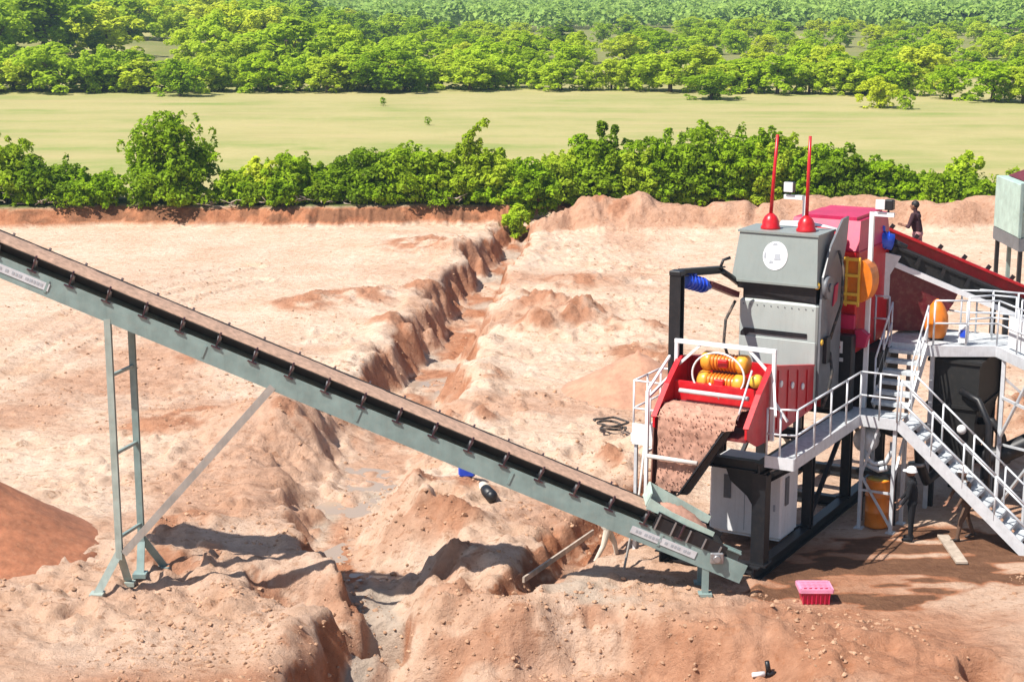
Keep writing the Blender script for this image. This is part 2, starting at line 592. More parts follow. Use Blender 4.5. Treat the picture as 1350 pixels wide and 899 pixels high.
def terrain_part(x, y, full=True):
    # flat pads under the plant and the conveyor feet
    c30, s30 = math.cos(YAW), math.sin(YAW)
    la = (x - M0[0]) * c30 + (y - M0[1]) * s30
    lb = -(x - M0[0]) * s30 + (y - M0[1]) * c30
    pad = ss(1.6, .2, np.maximum(np.abs(la - .6) - 3.6, np.abs(lb - 4.2) - 5.0))
    rough = np.clip(fbm(x / 5, y / 5, 3, 2) * 2.2 - .6, .1, 1) * (.62 + .38 * ss(38, 33, y))
    near = ss(125, 80, y)
    calm = ss(-2, -8, x) * ss(55, 66, y) * .8
    calm = np.maximum(calm, ss(4, 9, x) * ss(48, 58, y) * .8)
    rough = rough * (1 - calm)
    z = .5 * (fbm(x / 11, y / 11, 3, 1) - .5) * (1 - pad) * near
    z = z + rough * near * (1 - .75 * pad) * (.20 * (.5 - np.abs(fbm(x / 1.7, y / 1.7, 4, 95, .6) - .5) * 3.2) - .16 * ss(.62, .8, vn(x / .42, y / .34, 97)) * ss(.4, .6, fbm(x / 2.6, y / 2.6, 2, 98)) + .16 * (fbm(x / 1.1, y / 1.1, 3, 5) - .5) + .10 * np.abs(fbm(x / .45, y / .45, 2, 8) - .5) * 2
                                             + .15 * (vn(x / .24, y / .24, 4) - .5) + .10 * (vn(x / .13, y / .13, 6) - .5))
    # broken clods lying on the dug ground
    cl = ss(.66, .82, vn(x / .38, y / .38, 21)) * ss(.45, .65, fbm(x / 3, y / 3, 2, 31))
    z = z + .13 * cl * near * (1 - calm) * (1 - pad)
    red = .06 + .5 * ss(.42, .7, fbm(x / 4.5, y / 4.5, 5, 12)) * (1 - calm) + .30 * ss(41, 33, y) * (.5 + fbm(x / 3, y / 2, 4, 36))
    red = red * near
    wet = np.zeros_like(z)
    for mx, my, mr, mh in MOUNDS:
        k = (np.abs(x - mx) < 2.3 * mr) & (np.abs(y - my) < 2.3 * mr)
        if not k.any():
            continue
        xs, ys = x[k], y[k]
        d = np.hypot(xs - mx, ys - my) / mr
        m = np.exp(-d * d * 1.4) * (.6 + .8 * fbm(xs / .9, ys / .9, 3, 33)) * ss(2.3, 1.7, d)
        z[k] += mh * m + .35 * mh * m * (fbm(xs / .32, ys / .32, 3, 35, .7) - .5) * 2
        red[k] = np.maximum(red[k], .85 * ss(.12, .7, m) * ss(.3, .55, fbm(xs / .8, ys / .8, 4, 34)))
    warp = (fbm(x / 1.3, y / 1.3, 4, 9) - .5) * 1.5 + (vn(x / .34, y / .5, 14) - .5) * .55 + (vn(x / .9, y / .9, 13) - .5) * .5
    d, (hw, dp), side = poly(x, y, SPOIL, SP_AT if full else SP_AT)
    m = np.exp(-(d / hw) ** 2 * 1.5)
    z = z + dp * m
    red = np.maximum(red, .5 * m)

    def cut(z, red, wet, pts, at, wet_amt, lip=.12, steep=.5):
        d, (hw, dp, gl, gr), side = poly(x, y, pts, at)
        g = np.where(side > 0, gl, gr)
        d = d + warp * np.minimum(hw, 1) * (.6 + .4 * g)
        m = 1 - ss(hw * steep * (1 - .25 * np.minimum(g, 1)), hw * (1.02 + g), d)
        hw = hw * (1 + g)
        z = z - dp * m + lip * np.exp(-((d - hw - .45) / .45) ** 2) * (.5 + vn(x / .7, y / .7, 3))
        wall = ss(.02, .12, m) * ss(1.0, .85, m)
        red = np.maximum(red * (1 - .5 * m), wall * (1.12 - .75 * np.minimum(g, 1)) * (.55 + .9 * np.abs(fbm(x / 1.2, y / 1.2, 4, 47) - .2))*1.0)  # red cut soil, darkened further to paint shade on the walls
        z = z + wall * .5 * (fbm(x / .5, y / .5, 4, 48, .68) - .5)
        red = np.maximum(red, 1.05 * ss(.95, 1.0, m) * ss(.22, .5, fbm(x / 1.2, y / 1.2, 4, 40)) * (1 - .6 * np.minimum(g, 1)))
        wet = np.maximum(wet, wet_amt * ss(.93, 1.0, m) * ss(.46, .66, fbm(x / 1.6, y / 2.5, 3, 41)))
        return z, red, wet
    if full:
        z, red, wet = cut(z, red, wet, TRENCH, TR_AT, .8)
        z, red, wet = cut(z, red, wet, GULLY, GU_AT, .2, .1, .45)
        z, red, wet = cut(z, red, wet, DITCH, DI_AT, .5, .08, .35)
    # scarp: ground in front of the tail of the conveyor drops to a lower floor
    ey = np.interp(x, ESC_X, ESC_Y) + warp * .5
    amp = ss(-4.6, -2.4, x) * ss(6.0, 3.6, x)
    sc = ss(.1, -1.15, y - ey) * amp
    z = z - 1.15 * sc
    edge = ss(.03, .2, sc) * ss(1.0, .8, sc)
    red = np.maximum(red, .72 * edge * ss(.3, .6, fbm(x / .8, y / .8, 4, 52)))
    z = z + .12 * (fbm(x / .5, y / .6, 3, 53, .7) - .5) * edge * 2
    z = z + .14 * (vn(x / .33, y / 1.4, 51) - .5) * edge * 2
    # sinking corner at the lower right
    d = np.hypot((x - 8.75) / .5, (y - 28.9) / .7)
    z = z - .6 * ss(1.1, .5, d)
    for r in RUTS if full else ():
        d, _, side = poly(x, y, r, [(0,)] * len(r))
        tw = np.abs(d - .75)
        z = z - .09 * ss(.32, .1, tw) * near * (.5 + .5 * (vn(x / .25, y / .25, 77) > .4)) + .05 * np.exp(-((tw - .38) / .12) ** 2) * near
    z = z * (1 - .0 * pad)
    # berm at the back of the yard
    d, (hw, dp), side = poly(x, y, BERM, BE_AT)
    d = d + (fbm(x / 2.2, y / 2.2, 4, 19) - .5) * 1.6
    m = 1 - ss(.15 * hw, hw * 1.05, d)
    z = z + dp * m * (.85 + .3 * fbm(x / 3, y / 3, 2, 22)) - .35 * ss(.12, .6, m) * ss(.16, .02, np.abs(fbm(x / 2.4, y / 3.4, 3, 24) - .5)) + .22 * m * (vn(x / .6, y / .6, 25) - .5)
    red = np.maximum(red, .62 * ss(.03, .3, m))
    # raised bank carrying the hedge and the field
    eb = 87.2 + (fbm(x / 6, y / 6, 3, 15) - .5) * 2.0 + (fbm(x / .8, y / 5, 4, 16, .7) - .5) * 2.0 * (.3 + fbm(x / 4, y / 9, 2, 17))
    eb = eb + ss(0, 2, x) * 6.0
    b = ss(eb, eb + 2.0, y)
    z = z + 1.05 * b
    red = np.maximum(red, (1.0 + .14 * (fbm(x / 1.5, y / 1.5, 3, 58) > .5)) * ss(.02, .25, b) * ss(1.0, .8, b)) 
    far = ss(170, 260, y)
    z = z + far * (3.2 * (fbm(x / 140, y / 140, 3, 61) - .5) + 3.0 * ss(-20, -75, x)) + ss(900, 3200, y) * 22 * fbm(x / 900, y / 900, 3, 63)
    # plant's shadow by the stairs and skid, painted into the soil colour
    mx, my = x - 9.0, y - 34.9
    shadow_d = np.hypot((mx * .93 + my * .36) / 4.6, (my * .93 - mx * .36) / 2.1) + (fbm(x / 1.1, y / .7, 4, 55) - .5) * .9
    plant_shadow = ss(1.05, .85, shadow_d) * ss(.76, .58, fbm(x / 1.6, y / .5, 3, 57))
    red = np.maximum(red, plant_shadow * 1.25)
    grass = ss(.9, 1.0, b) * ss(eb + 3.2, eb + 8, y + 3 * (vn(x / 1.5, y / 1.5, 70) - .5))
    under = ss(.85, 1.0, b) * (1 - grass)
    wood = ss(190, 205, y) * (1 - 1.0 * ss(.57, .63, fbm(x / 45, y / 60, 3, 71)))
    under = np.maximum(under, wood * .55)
    wet = np.maximum(wet, .65 * ss(.9, .3, np.hypot((x - 1.9) / 2.6, (y - 33.1) / 1.2)) * ss(.4, .6, fbm(x / .9, y / .5, 3, 42)))
    return z, red, grass, wet, under


def hz(x, y):
    return float(terrain(np.array([x]), np.array([y]))[0])


def axis_x():
    xs = [0.]
    st = .085
    while xs[-1] < 7000:
        if xs[-1] > 11:
            st *= 1.03 if xs[-1] < 60 else 1.12
        xs.append(xs[-1] + st)
    a = np.array(xs)
    return np.concatenate([-a[:0:-1], a])


def axis_y():
    ys = [27.]
    while ys[-1] < 8000:
        Y = ys[-1]
        ys.append(Y + (.085 if Y < 42 else .17 if 85.5 < Y < 92 else .085 * (Y / 42) ** 1.6 if Y < 105 else .42 * (Y / 105) ** 1.9))
    st, lo = .12, [27.]
    while lo[-1] > -3000:
        st *= 1.15
        lo.append(lo[-1] - st)
    return np.concatenate([np.array(lo[:0:-1]), np.array(ys)])


def build_ground():
    xs, ys = axis_x(), axis_y()
    X, Y = np.meshgrid(xs, ys)
    z, red, grass, wet, under = terrain(X, Y, True)
    nx, ny = len(xs), len(ys)
    me = bpy.data.meshes.new('ground')
    co = np.stack([X, Y, z], -1).reshape(-1, 3)
    i = np.arange((ny - 1) * (nx - 1))
    r, c = i // (nx - 1), i % (nx - 1)
    a = r * nx + c
    q = np.stack([a, a + 1, a + nx + 1, a + nx], -1)
    me.vertices.add(len(co))
    me.vertices.foreach_set('co', co.ravel())
    me.loops.add(q.size)
    me.loops.foreach_set('vertex_index', q.ravel())
    me.polygons.add(len(q))
    me.polygons.foreach_set('loop_start', np.arange(0, q.size, 4))
    me.polygons.foreach_set('use_smooth', np.ones(len(q), bool))
    me.update()
    at = me.attributes.new('mask', 'FLOAT_COLOR', 'POINT')
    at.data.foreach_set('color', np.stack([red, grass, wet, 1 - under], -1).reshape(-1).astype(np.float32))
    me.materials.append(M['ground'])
    o = bpy.data.objects.new('ground', me)
    COL.objects.link(o)
    tag(o, 'red and pale sandy ground of the dug yard and the grass field behind', None, None, 'structure')
    print('ground verts', len(co))


build_ground()


def puddle(px, py, rx, ry, depth):
    x, y = G(px, py, -depth)
    mb = MB()
    n = 26
    rx, ry = rx * 1.3, ry * 1.3
    pts = [(x + rx * math.cos(t) * (1 + .2 * math.sin(3 * t + px)), y + ry * math.sin(t) * (1 + .2 * math.cos(2 * t)), 0)
           for t in [2 * math.pi * k / n for k in range(n)]]
    gx = np.linspace(-.8, .8, 9)
    A, B = np.meshgrid(x + rx * gx, y + ry * gx)
    z = float(np.percentile(terrain(A, B), 10)) + .02
    mb.add([(p[0], p[1], z) for p in pts], [tuple(range(n))])
    tag(link_mesh('puddle_water', mb, 'water'), 'shallow grey water lying in the trench', None, None, 'structure')


puddle(447, 668, 1.3, 2.2, 1.2)
puddle(565, 520, .9, 1.8, 1.3)
puddle(448, 890, 1.2, 1.4, 1.2)
puddle(500, 760, 1.1, 1.5, 1.2)


# sand piles
def sand_pile(name, label, x, y, r, h, matname, seed):
    mb = MB()
    n, m = 64, 26
    z0 = hz(x, y) - .1
    vs, fs = [(0, 0, h)], []
    for i in range(1, m + 1):
        for k in range(n):
            t = 2 * math.pi * k / n
            rr = r * i / m * (1 + .12 * (float(vn(np.array([t * 1.3]), np.array([seed * 3.]))[0]) - .5) + .04 * math.sin(2 * t + seed))
            xx, yy = rr * math.cos(t), rr * math.sin(t)
            q = i / m
            zz = h * (1 - q) ** 1.1 * (1 if q > .12 else .96)
            zz += .15 * (float(fbm(np.array([xx / .6]), np.array([yy / .6]), 3, seed)[0]) - .5) * (1 - q * .5)
            if i == m:
                zz = -.25
            vs.append((xx, yy, zz))
    fs = [(0, 1 + k, 1 + (k + 1) % n) for k in range(n)]
    for i in range(m - 1):
        for k in range(n):
            fs.append((1 + i * n + k, 1 + (i + 1) * n + k, 1 + (i + 1) * n + (k + 1) % n, 1 + i * n + (k + 1) % n))
    mb.add(vs, fs, True)
    o = link_mesh(name, mb, matname)
    o.location = (x, y, z0)
    tag(o, label, 'sand pile')


M['redsand'] = mat('heaped_red_sand', (.33, .125, .062), .95, 0, .55, .3, 3.2, (.48, .23, .13))
M['pinksand'] = mat('heaped_pink_sand', (.43, .225, .145), .95, 0, .5, .2, 2.2, (.52, .31, .21))
px_, py_ = G(-40, 735)
sand_pile('sand_pile', 'dark red cone of heaped sand at the left below the raised conveyor end', px_ - .5, py_ + .9, 3.35, 2.0, 'redsand', 3)
px_, py_ = G(842, 520)
sand_pile('sand_pile', 'smooth pinkish cone of sand behind the white side cage of the plant', px_, py_ + .5, 2.5, 1.45, 'pinksand', 8)


# loose clods as one scatter
def clods():
    phi = (1 + 5 ** .5) / 2
    ico = np.array([(-1, phi, 0), (1, phi, 0), (-1, -phi, 0), (1, -phi, 0), (0, -1, phi), (0, 1, phi), (0, -1, -phi), (0, 1, -phi),
                    (phi, 0, -1), (phi, 0, 1), (-phi, 0, -1), (-phi, 0, 1)]) / 1.9
    fi = np.array([(0, 11, 5), (0, 5, 1), (0, 1, 7), (0, 7, 10), (0, 10, 11), (1, 5, 9), (5, 11, 4), (11, 10, 2), (10, 7, 6), (7, 1, 8),
                   (3, 9, 4), (3, 4, 2), (3, 2, 6), (3, 6, 8), (3, 8, 9), (4, 9, 5), (2, 4, 11), (6, 2, 10), (8, 6, 7), (9, 8, 1)])
    n = 30000
    px = rng.uniform(-60, 1420, n)
    py = rng.uniform(330, 930, n) ** 1.0
    x, y = np.array([G(a, b) for a, b in zip(px, py)]).T
    rd = terrain(x, y, True)[1]
    keep = (fbm(x / 2.5, y / 2.5, 4, 91) + .22 * rng.random(n) + .35 * np.clip(rd, 0, 1) > .74)
    c30, s30 = math.cos(YAW), math.sin(YAW)
    la = (x - M0[0]) * c30 + (y - M0[1]) * s30
    lb = -(x - M0[0]) * s30 + (y - M0[1]) * c30
    keep &= ~((np.abs(la - .6) < 4) & (np.abs(lb - 4) < 5))
    x, y = x[keep], y[keep]
    n = len(x)
    z = terrain(x, y)
    r = .015 + .06 * rng.random(n) ** 5
    V = ico[None] * r[:, None, None] * rng.uniform(.45, 1.35, (n, 12, 3))
    V[:, :, 2] *= .7
    V += np.stack([x, y, z + r * .15], -1)[:, None]
    F = (fi[None] + 12 * np.arange(n)[:, None, None]).reshape(-1, 3)
    mb = MB()
    mb.v = [tuple(p) for p in V.reshape(-1, 3)]
    mb.f = [tuple(int(k) for k in f) for f in F]
    mb.sm = [False] * len(mb.f)
    m = mat('soil_clods', (.42, .25, .155), .95, 0, .5, .3, 1.2, (.40, .19, .10))
    tag(link_mesh('rubble', mb, m), 'small clods of dug soil strewn over the sandy ground', None, None, 'stuff')


clods()

# ------------------------------------------------------------------ vegetation
def leaf_cloud(lobes, n, size, seed, up=.35, aspect=.55):
    """n leaf sprays spread through the shells of a set of ellipsoid lobes -> vertices, quads"""
    r = np.random.default_rng(seed)
    w = np.array([l[3] * l[4] + l[3] * l[5] for l in lobes])
    idx = r.choice(len(lobes), n, p=w / w.sum())
    L = np.array(lobes)[idx]
    d = r.normal(size=(n, 3))
    d /= np.linalg.norm(d, axis=1)[:, None]
    d[:, 2] = np.where(d[:, 2] < -.55, -d[:, 2], d[:, 2])
    rad = .72 + .34 * r.random(n) ** .7
    c = L[:, :3] + d * L[:, 3:6] * rad[:, None]
    nrm = d * .7 + r.normal(size=(n, 3)) * .55
    nrm[:, 2] += up
    nrm /= np.linalg.norm(nrm, axis=1)[:, None]
    t = np.cross(nrm, r.normal(size=(n, 3)))
    t /= np.linalg.norm(t, axis=1)[:, None]
    b = np.cross(nrm, t)
    s = size * (.55 + .9 * r.random(n))[:, None]
    V = np.stack([c - t * s, c + b * s * aspect + nrm * s * .18, c + t * s * 1.1 - nrm * s * .25, c - b * s * aspect + nrm * s * .18], 1)
    return V.reshape(-1, 3), np.arange(4 * n).reshape(n, 4)


def leaf_mesh(name, V, F, material):
    me = bpy.data.meshes.new(name)
    me.vertices.add(len(V))
    me.vertices.foreach_set('co', V.ravel())
    me.loops.add(F.size)
    me.loops.foreach_set('vertex_index', F.ravel())
    me.polygons.add(len(F))
    me.polygons.foreach_set('loop_start', np.arange(0, F.size, 4))
    me.update()
    me.materials.append(M[material])
    return me


def bush_lobes(seed, k, flat=1.):
    r = random.Random(seed)
    out = [(0, 0, .42, .62, .6, .44)]
    for i in range(k):
        a = r.uniform(0, 2 * math.pi)
        q = r.uniform(.25, .72)
        out.append((q * math.cos(a), q * math.sin(a) * .8, r.uniform(.22, .78) * flat, r.uniform(.2, .36), r.uniform(.2, .36), r.uniform(.16, .3)))
    return out


def stem_mesh(seed, n=5, h=.6, r0=.035):
    r = random.Random(seed)
    mb = MB()
    for i in range(n):
        a = r.uniform(0, 6.28)
        q = r.uniform(.1, .45)
        mb.tube([(0.05 * math.cos(a), .05 * math.sin(a), -.12), (q * .4 * math.cos(a), q * .4 * math.sin(a), h * .45),
                 (q * math.cos(a), q * math.sin(a), h)], [r0, r0 * .7, r0 * .25], 5)
    return mb


BSEED = [500]


def bush(px, pyb, pyt, wpx, label, var=None, group=None, name='bush', z=1.15, cat='bush', ymin=90.2, spire=0):
    BSEED[0] += 1
    sd = BSEED[0]
    r = random.Random(sd)
    x, y = G(px, pyb, z)
    if name == 'young_plant':
        y = 87.7
    y = max(y, ymin + (4.6 if px > 715 and ymin > 80 and ymin < 93 else 0))
    x = (px - 675) / FPX * (y * CP + (CAM_H - z) * SP)
    z0 = hz(x, y)
    dep = y * CP + (CAM_H - z0) * SP
    w = wpx / (FPX / dep) / 2 * (1.22 if wpx > 60 and var != 9 else 1)
    zt = CAM_H - y * (FPX * SP - (449.5 - pyt) * CP) / (FPX * CP + (449.5 - pyt) * SP)
    h = max(.5, zt - z0)
    airy = var == 9
    hf, h = h, h * (.8 if spire else 1)
    lob = [(0, 0, h * .34, w * .55, w * .48, h * .32)]
    n = int(16 + 11 * w * h ** .5)
    for i in range(n):
        a = r.uniform(0, 6.283)
        q = r.uniform(.15, .95) ** .8
        top = h * (1 - .55 * q * q)
        zc = r.uniform(.08, .86) * top
        e = r.uniform(.08, .22) * min(w, h) * (1.15 - .4 * q)
        lob.append((w * .85 * q * math.cos(a), w * .7 * q * math.sin(a), zc, e * 1.15, e * 1.15, e * .85))
    for i in range(int(4 + 3 * w)):       # loose sprays that break the outline
        a = r.uniform(0, 6.283)
        q = r.uniform(.2, .9)
        lob.append((w * q * math.cos(a), w * .6 * q * math.sin(a), h * (1 - .55 * q * q) * r.uniform(.78, .95), r.uniform(.12, .28), r.uniform(.12, .28), r.uniform(.25, .45)))
    h = hf
    if spire:
        for i in range(9):
            t = i / 8
            lob.append((spire * w * t ** 3 + .12 * math.sin(9 * t), 0, h * (.58 + .40 * t), .34 - .16 * t + .1 * (i % 3 == 1), .3 - .14 * t, .26 - .1 * t))
    big = h > .9
    nl = int((700 if not airy else 170) * w * h + (800 if big else 60))
    V, F = leaf_cloud(lob, nl, (.112 if not airy else .15) if big else .07, sd, .55, .6)
    V[:, 2] = np.maximum(V[:, 2], -.15)
    o = thing(name, label, cat, (x, y, z0), 0, group)
    c = bpy.data.objects.new('crown', leaf_mesh('crown', V, F, 'leaf_pale' if airy else 'leaf'))
    COL.objects.link(c)
    c.parent = o
    st = stem_mesh(sd, 5, .6, .02)
    me = bpy.data.meshes.new('stem')
    me.from_pydata([(p[0] * w, p[1] * w, p[2] * h) for p in st.v], [], st.f)
    me.materials.append(M['bark'])
    c = bpy.data.objects.new('stem', me)
    COL.objects.link(c)
    c.parent = o
    return o


hg = 'bushes along the bank behind the yard'
hl = 'leafy green bush in the hedge on the bank behind the dug yard'
for q in ((8, 278, 163, 92, 0), (62, 280, 203, 110, 1), (125, 280, 222, 120, 2)):
    bush(*q[:4], 'low dense green bush on the bank left of the tall rounded bush', q[4], 'low bushes at the left end of the bank')
bush(228, 283, 134, 134, 'tallest rounded dark green bush standing alone on the bank', 3)
bush(205, 283, 178, 70, 'smaller leafy bush hugging the left foot of the tallest rounded bush', 1)
for q in ((312, 275, 222, 80, 9), (345, 272, 205, 60, 9)):
    bush(*q[:4], 'thin airy pale shrub just right of the tallest rounded bush', 9, 'airy shrubs beside the tallest bush')
for q in ((385, 268, 198, 92, 0), (330, 276, 232, 90, 2), (440, 268, 216, 90, 4), (482, 268, 190, 104, 1), (545, 270, 188, 120, 2), (590, 272, 198, 90, 4),
          (650, 274, 196, 84, 0), (697, 270, 203, 92, 3), (745, 268, 190, 80, 1), (777, 268, 168, 84, 2),
          (840, 268, 176, 90, 4), (880, 268, 166, 90, 1), (930, 266, 155, 128, 0), (990, 268, 160, 110, 2), (1040, 268, 172, 100, 3),
          (1090, 268, 186, 90, 1), (1135, 270, 203, 76, 4), (1178, 272, 218, 70, 0), (1222, 274, 228, 76, 2), (1290, 276, 236, 90, 4),
          (1360, 276, 226, 100, 1), (1430, 276, 216, 110, 3), (-70, 280, 190, 130, 4), (-170, 280, 205, 130, 2)):
    bush(*q[:4], hl, q[4], hg)
bush(618, 274, 158, 70, 'pointed bush with a leaning top shoot in the middle of the hedge', 3, spire=.5)
bush(800, 262, 149, 58, 'bush with a flat spreading tuft on top, highest of the hedge middle', 0)
bush(1268, 270, 196, 66, 'airy yellow-green shrub on the bank beside the green hopper', 9)
bush(564, 164, 158, 7, 'tiny lone tuft in the middle of the yellow field', 4, None, 'tuft', 1.15, 'plant')
bush(505, 139, 132, 9, 'tiny lone tuft near the far edge of the yellow field', 2, None, 'tuft', 1.15, 'plant')
bush(681, 291, 268, 30, 'small bright green plant at the head of the trench', 9, None, 'young_plant', .3, 'plant', 79)

fr_ = random.Random(9)
px = 425.
while px < 1300:
    if not (690 < px < 730):
        top = float(np.interp(px, [300, 400, 450, 560, 640, 700, 760, 850, 930, 1040, 1100, 1180, 1300], [226, 208, 206, 196, 200, 206, 184, 180, 164, 178, 190, 214, 234]))
        bush(px, 266, top + fr_.uniform(-9, 16), fr_.uniform(62, 100), 'bush filling the back of the hedge on the bank', None, 'bushes at the back of the hedge', 'bush', 1.15, 'bush', 93.6)
    px += fr_.uniform(34, 58)
px = -30.
while px < 1330:
    if not (665 < px < 760):
        bush(px, 276, 250 + fr_.uniform(-10, 8), fr_.uniform(34, 62), 'low leafy growth spilling over the lip of the bank under the hedge', None,
             'low growth on the lip of the bank', 'low_bush', 1.15, 'bush', 88.6 + fr_.random() if px < 650 else 94.4)
    px += fr_.uniform(26, 60)
# dead branches at the foot of the hedge
for (px, py, w, lab, sd) in ((495, 272, 4.6, 'tangle of pale dead branches under the middle of the hedge', 1),
                             (410, 272, 2.6, 'pale dead branches on the bank right of the airy shrubs', 2),
                             (15, 276, 2.4, 'bleached dead branch on the bank at the left end', 3),
                             (300, 274, 2.2, 'pale dead twigs on the bank under the airy shrubs', 4)):
    x, y = G(px, py, 1.15)
    y = 89.1
    rr = random.Random(sd)
    z0 = hz(x, y) + .03
    o = world_thing('dead_branches', lab, 'dead branches', (x, y, z0))
    for i in range(int(8 * w)):
        p = Vector((x + rr.uniform(-w, w), y + rr.uniform(-.5, .7), z0 + rr.uniform(.0, .3)))
        d = Vector((rr.uniform(-1, 1), rr.uniform(-.4, .3), rr.uniform(-.05, .4))) * rr.uniform(.4, 1.2)
        k = Vector((rr.uniform(-.1, .1), rr.uniform(-.1, .1), rr.uniform(-.05, .12)))
        mb = MB().tube([p, p + d * .35 + k, p + d * .7 + k * .5, p + d], [.035, .028, .02, .008], 5)
        part(o, 'branch', mb, 'wood')

# trees beyond the field
TREE = []
for i in range(8):
    r = random.Random(100 + i)
    lob = [(0, 0, .34, .26, .26, .24)]
    for k in range(54):
        a = r.uniform(0, 6.28)
        q = .5 * r.random() ** .6
        e = r.uniform(.05, .125) * (1.15 - q)
        lob.append((q * math.cos(a), q * math.sin(a), (r.uniform(.05, .94) if k % 3 else r.uniform(.7, .96)) * (1 - 1.5 * q * q), e * 1.1, e * 1.1, e * 1.15))
    V, F = leaf_cloud(lob, 3800, .029, 120 + i, .7, .7)
    mb = MB()
    mb.tube([(0, 0, -.1), (.01, 0, .3), (0, .02, .62)], [.035, .028, .012], 6)
    for k in range(5):
        a = r.uniform(0, 6.28)
        mb.tube([(.0, 0, .25 + .05 * k), (.14 * math.cos(a), .14 * math.sin(a), .45 + .04 * k), (.26 * math.cos(a), .26 * math.sin(a), .62)],
                [.02, .012, .005], 5)
    tme = bpy.data.meshes.new('trunk')
    tme.from_pydata(mb.v, [], mb.f)
    tme.materials.append(M['bark'])
    V2 = V.copy()
    TREE.append((leaf_mesh('crown', V, F, 'leaf_tree'), leaf_mesh('crown', V2, F, 'leaf_pale'), leaf_mesh('crown', V2, F, 'leaf'), tme))


def tree(x, y, h, w, kind, label, group, name='tree'):
    o = thing(name, label, 'tree', (x, y, hz(x, y) - .05), random.uniform(0, 6.28), group)
    t = TREE[random.randrange(8)]
    for nm, me in (('crown', t[kind]), ('trunk', t[3])):
        c = bpy.data.objects.new(nm, me)
        COL.objects.link(c)
        c.parent = o
    o.scale = (w, w, h)
    return o


def edge_y(x):
    """far edge of the field, surveyed along the tree line"""
    return float(np.interp(x, [-80, -55, -20, 0, 25, 42, 56, 80], [182, 180, 183, 187, 181, 176, 160, 150]))


trr = random.Random(5)
kinds = ['mid green bushy tree in the wood beyond the yellow field', 'pale yellow-green tree in the wood beyond the yellow field',
         'dark shadowy green tree in the wood beyond the yellow field']
count = 0
placed = []
# front row of low scrub along the field edge
x = -64.
while x < 66:
    y = edge_y(x) + trr.uniform(1.5, 6)
    h = trr.uniform(2.6, 4.4) * (1.25 if x < -15 else 1)
    tree(x, y, h, h * trr.uniform(1.3, 2.0), trr.choice([0, 1, 1, 1]), 'low bushy tree in the front row along the far edge of the field',
         'front row of trees at the field edge', 'bushy_tree')
    x += trr.uniform(1.8, 3.6)
    count += 1
tries = 0
while count < 285 and tries < 6000:
    tries += 1
    y = 186 + 260 * trr.random() ** 1.25
    x = trr.uniform(-.36, .36) * y
    if y < edge_y(x) + 5:
        continue
    big = 1 + .9 * max(0, min(1, (-x / y * 675 * 3.26 - 90) / 260.)) if y > 200 else 1.1
    if y > 215 and float(fbm(np.array([x / 45]), np.array([y / 60]), 3, 71)[0]) > .60 and x > -40:
        continue
    if any((x - a) ** 2 + (y - b) ** 2 < 20 for a, b in placed):
        continue
    placed.append((x, y))
    h = trr.uniform(2.5, 4.9) * big
    k = trr.choice([0, 0, 1, 1, 1, 2])
    tree(x, y, h, h * trr.uniform(1.25, 1.8), k, kinds[k], ['mid green trees', 'pale trees', 'dark trees'][k] + ' beyond the field')
    count += 1
x, y = G(235, 127, 1.15)
tree(x, y + 1, 4., 5.6, 2, 'dark round tree at the field edge above the tallest rounded bush', None)
x, y = G(512, 122, 1.15)
tree(x, y + 1, 5.0, 8.4, 2, 'broad dark tree at the middle of the far field edge', None)
x, y = G(1158, 141, 1.15)
tree(x, y, 3., 4.2, 0, 'small round tree standing forward of the wood at the right', None)
x, y = G(1194, 143, 1.15)
tree(x, y, 1.9, 1.7, 1, 'spindly little tree beside the small round tree', None)
x, y = G(938, 130, 1.15)
tree(x, y, 3.2, 6., 0, 'wide bush at the field edge right of centre', None)


def far_wood():
    Vs, n = [], 0
    rr = np.random.default_rng(44)
    xs, ys = [], []
    while len(xs) < 1500:
        y = 430 + 2300 * rr.random() ** 1.8
        x = rr.uniform(-.36, .36) * y
        if float(fbm(np.array([x / 60]), np.array([y / 110]), 3, 71)[0]) > .56:
            continue
        xs.append(x)
        ys.append(y)
    zs = terrain(np.array(xs), np.array(ys))
    for i, (x, y, z) in enumerate(zip(xs, ys, zs)):
        h = rr.uniform(4, 7.5)
        w = rr.uniform(3, 7) * (1 + y / 2200)
        lob = [(x, y, z + h * .5, w, w, h * .5), (x + rr.uniform(-w, w), y, z + h * .45, w * .6, w * .6, h * .45), (x + rr.uniform(-w, w), y, z + h * .7, w * .5, w * .5, h * .4)]
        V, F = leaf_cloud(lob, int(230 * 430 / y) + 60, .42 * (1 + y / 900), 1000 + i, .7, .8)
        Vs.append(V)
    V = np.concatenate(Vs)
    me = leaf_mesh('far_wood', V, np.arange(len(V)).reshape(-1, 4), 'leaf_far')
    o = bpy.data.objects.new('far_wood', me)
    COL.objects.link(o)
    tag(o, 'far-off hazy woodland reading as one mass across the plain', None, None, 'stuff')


far_wood()


# ------------------------------------------------------------------ stockpile conveyor (runs left-right in front of the plant)
CX0, CX1, CY0, CY1, CSL = -13.0, 4.75, 32.97, 33.89, .43


def cz(x):
    return 6.82 - CSL * (x + 10.25)      # underside of the near side frame


cv = world_thing('belt_conveyor', 'long grey-green belt conveyor carrying sand up to the left', 'conveyor', (CX1 - .6, 33.55, 0))
CA = math.atan(CSL)
nx_, nz_ = math.sin(CA), math.cos(CA)   # normal to the conveyor in the xz plane


def cp(x, y, h):
    h *= .81
    return (x + nx_ * h, y, cz(x) + nz_ * h)


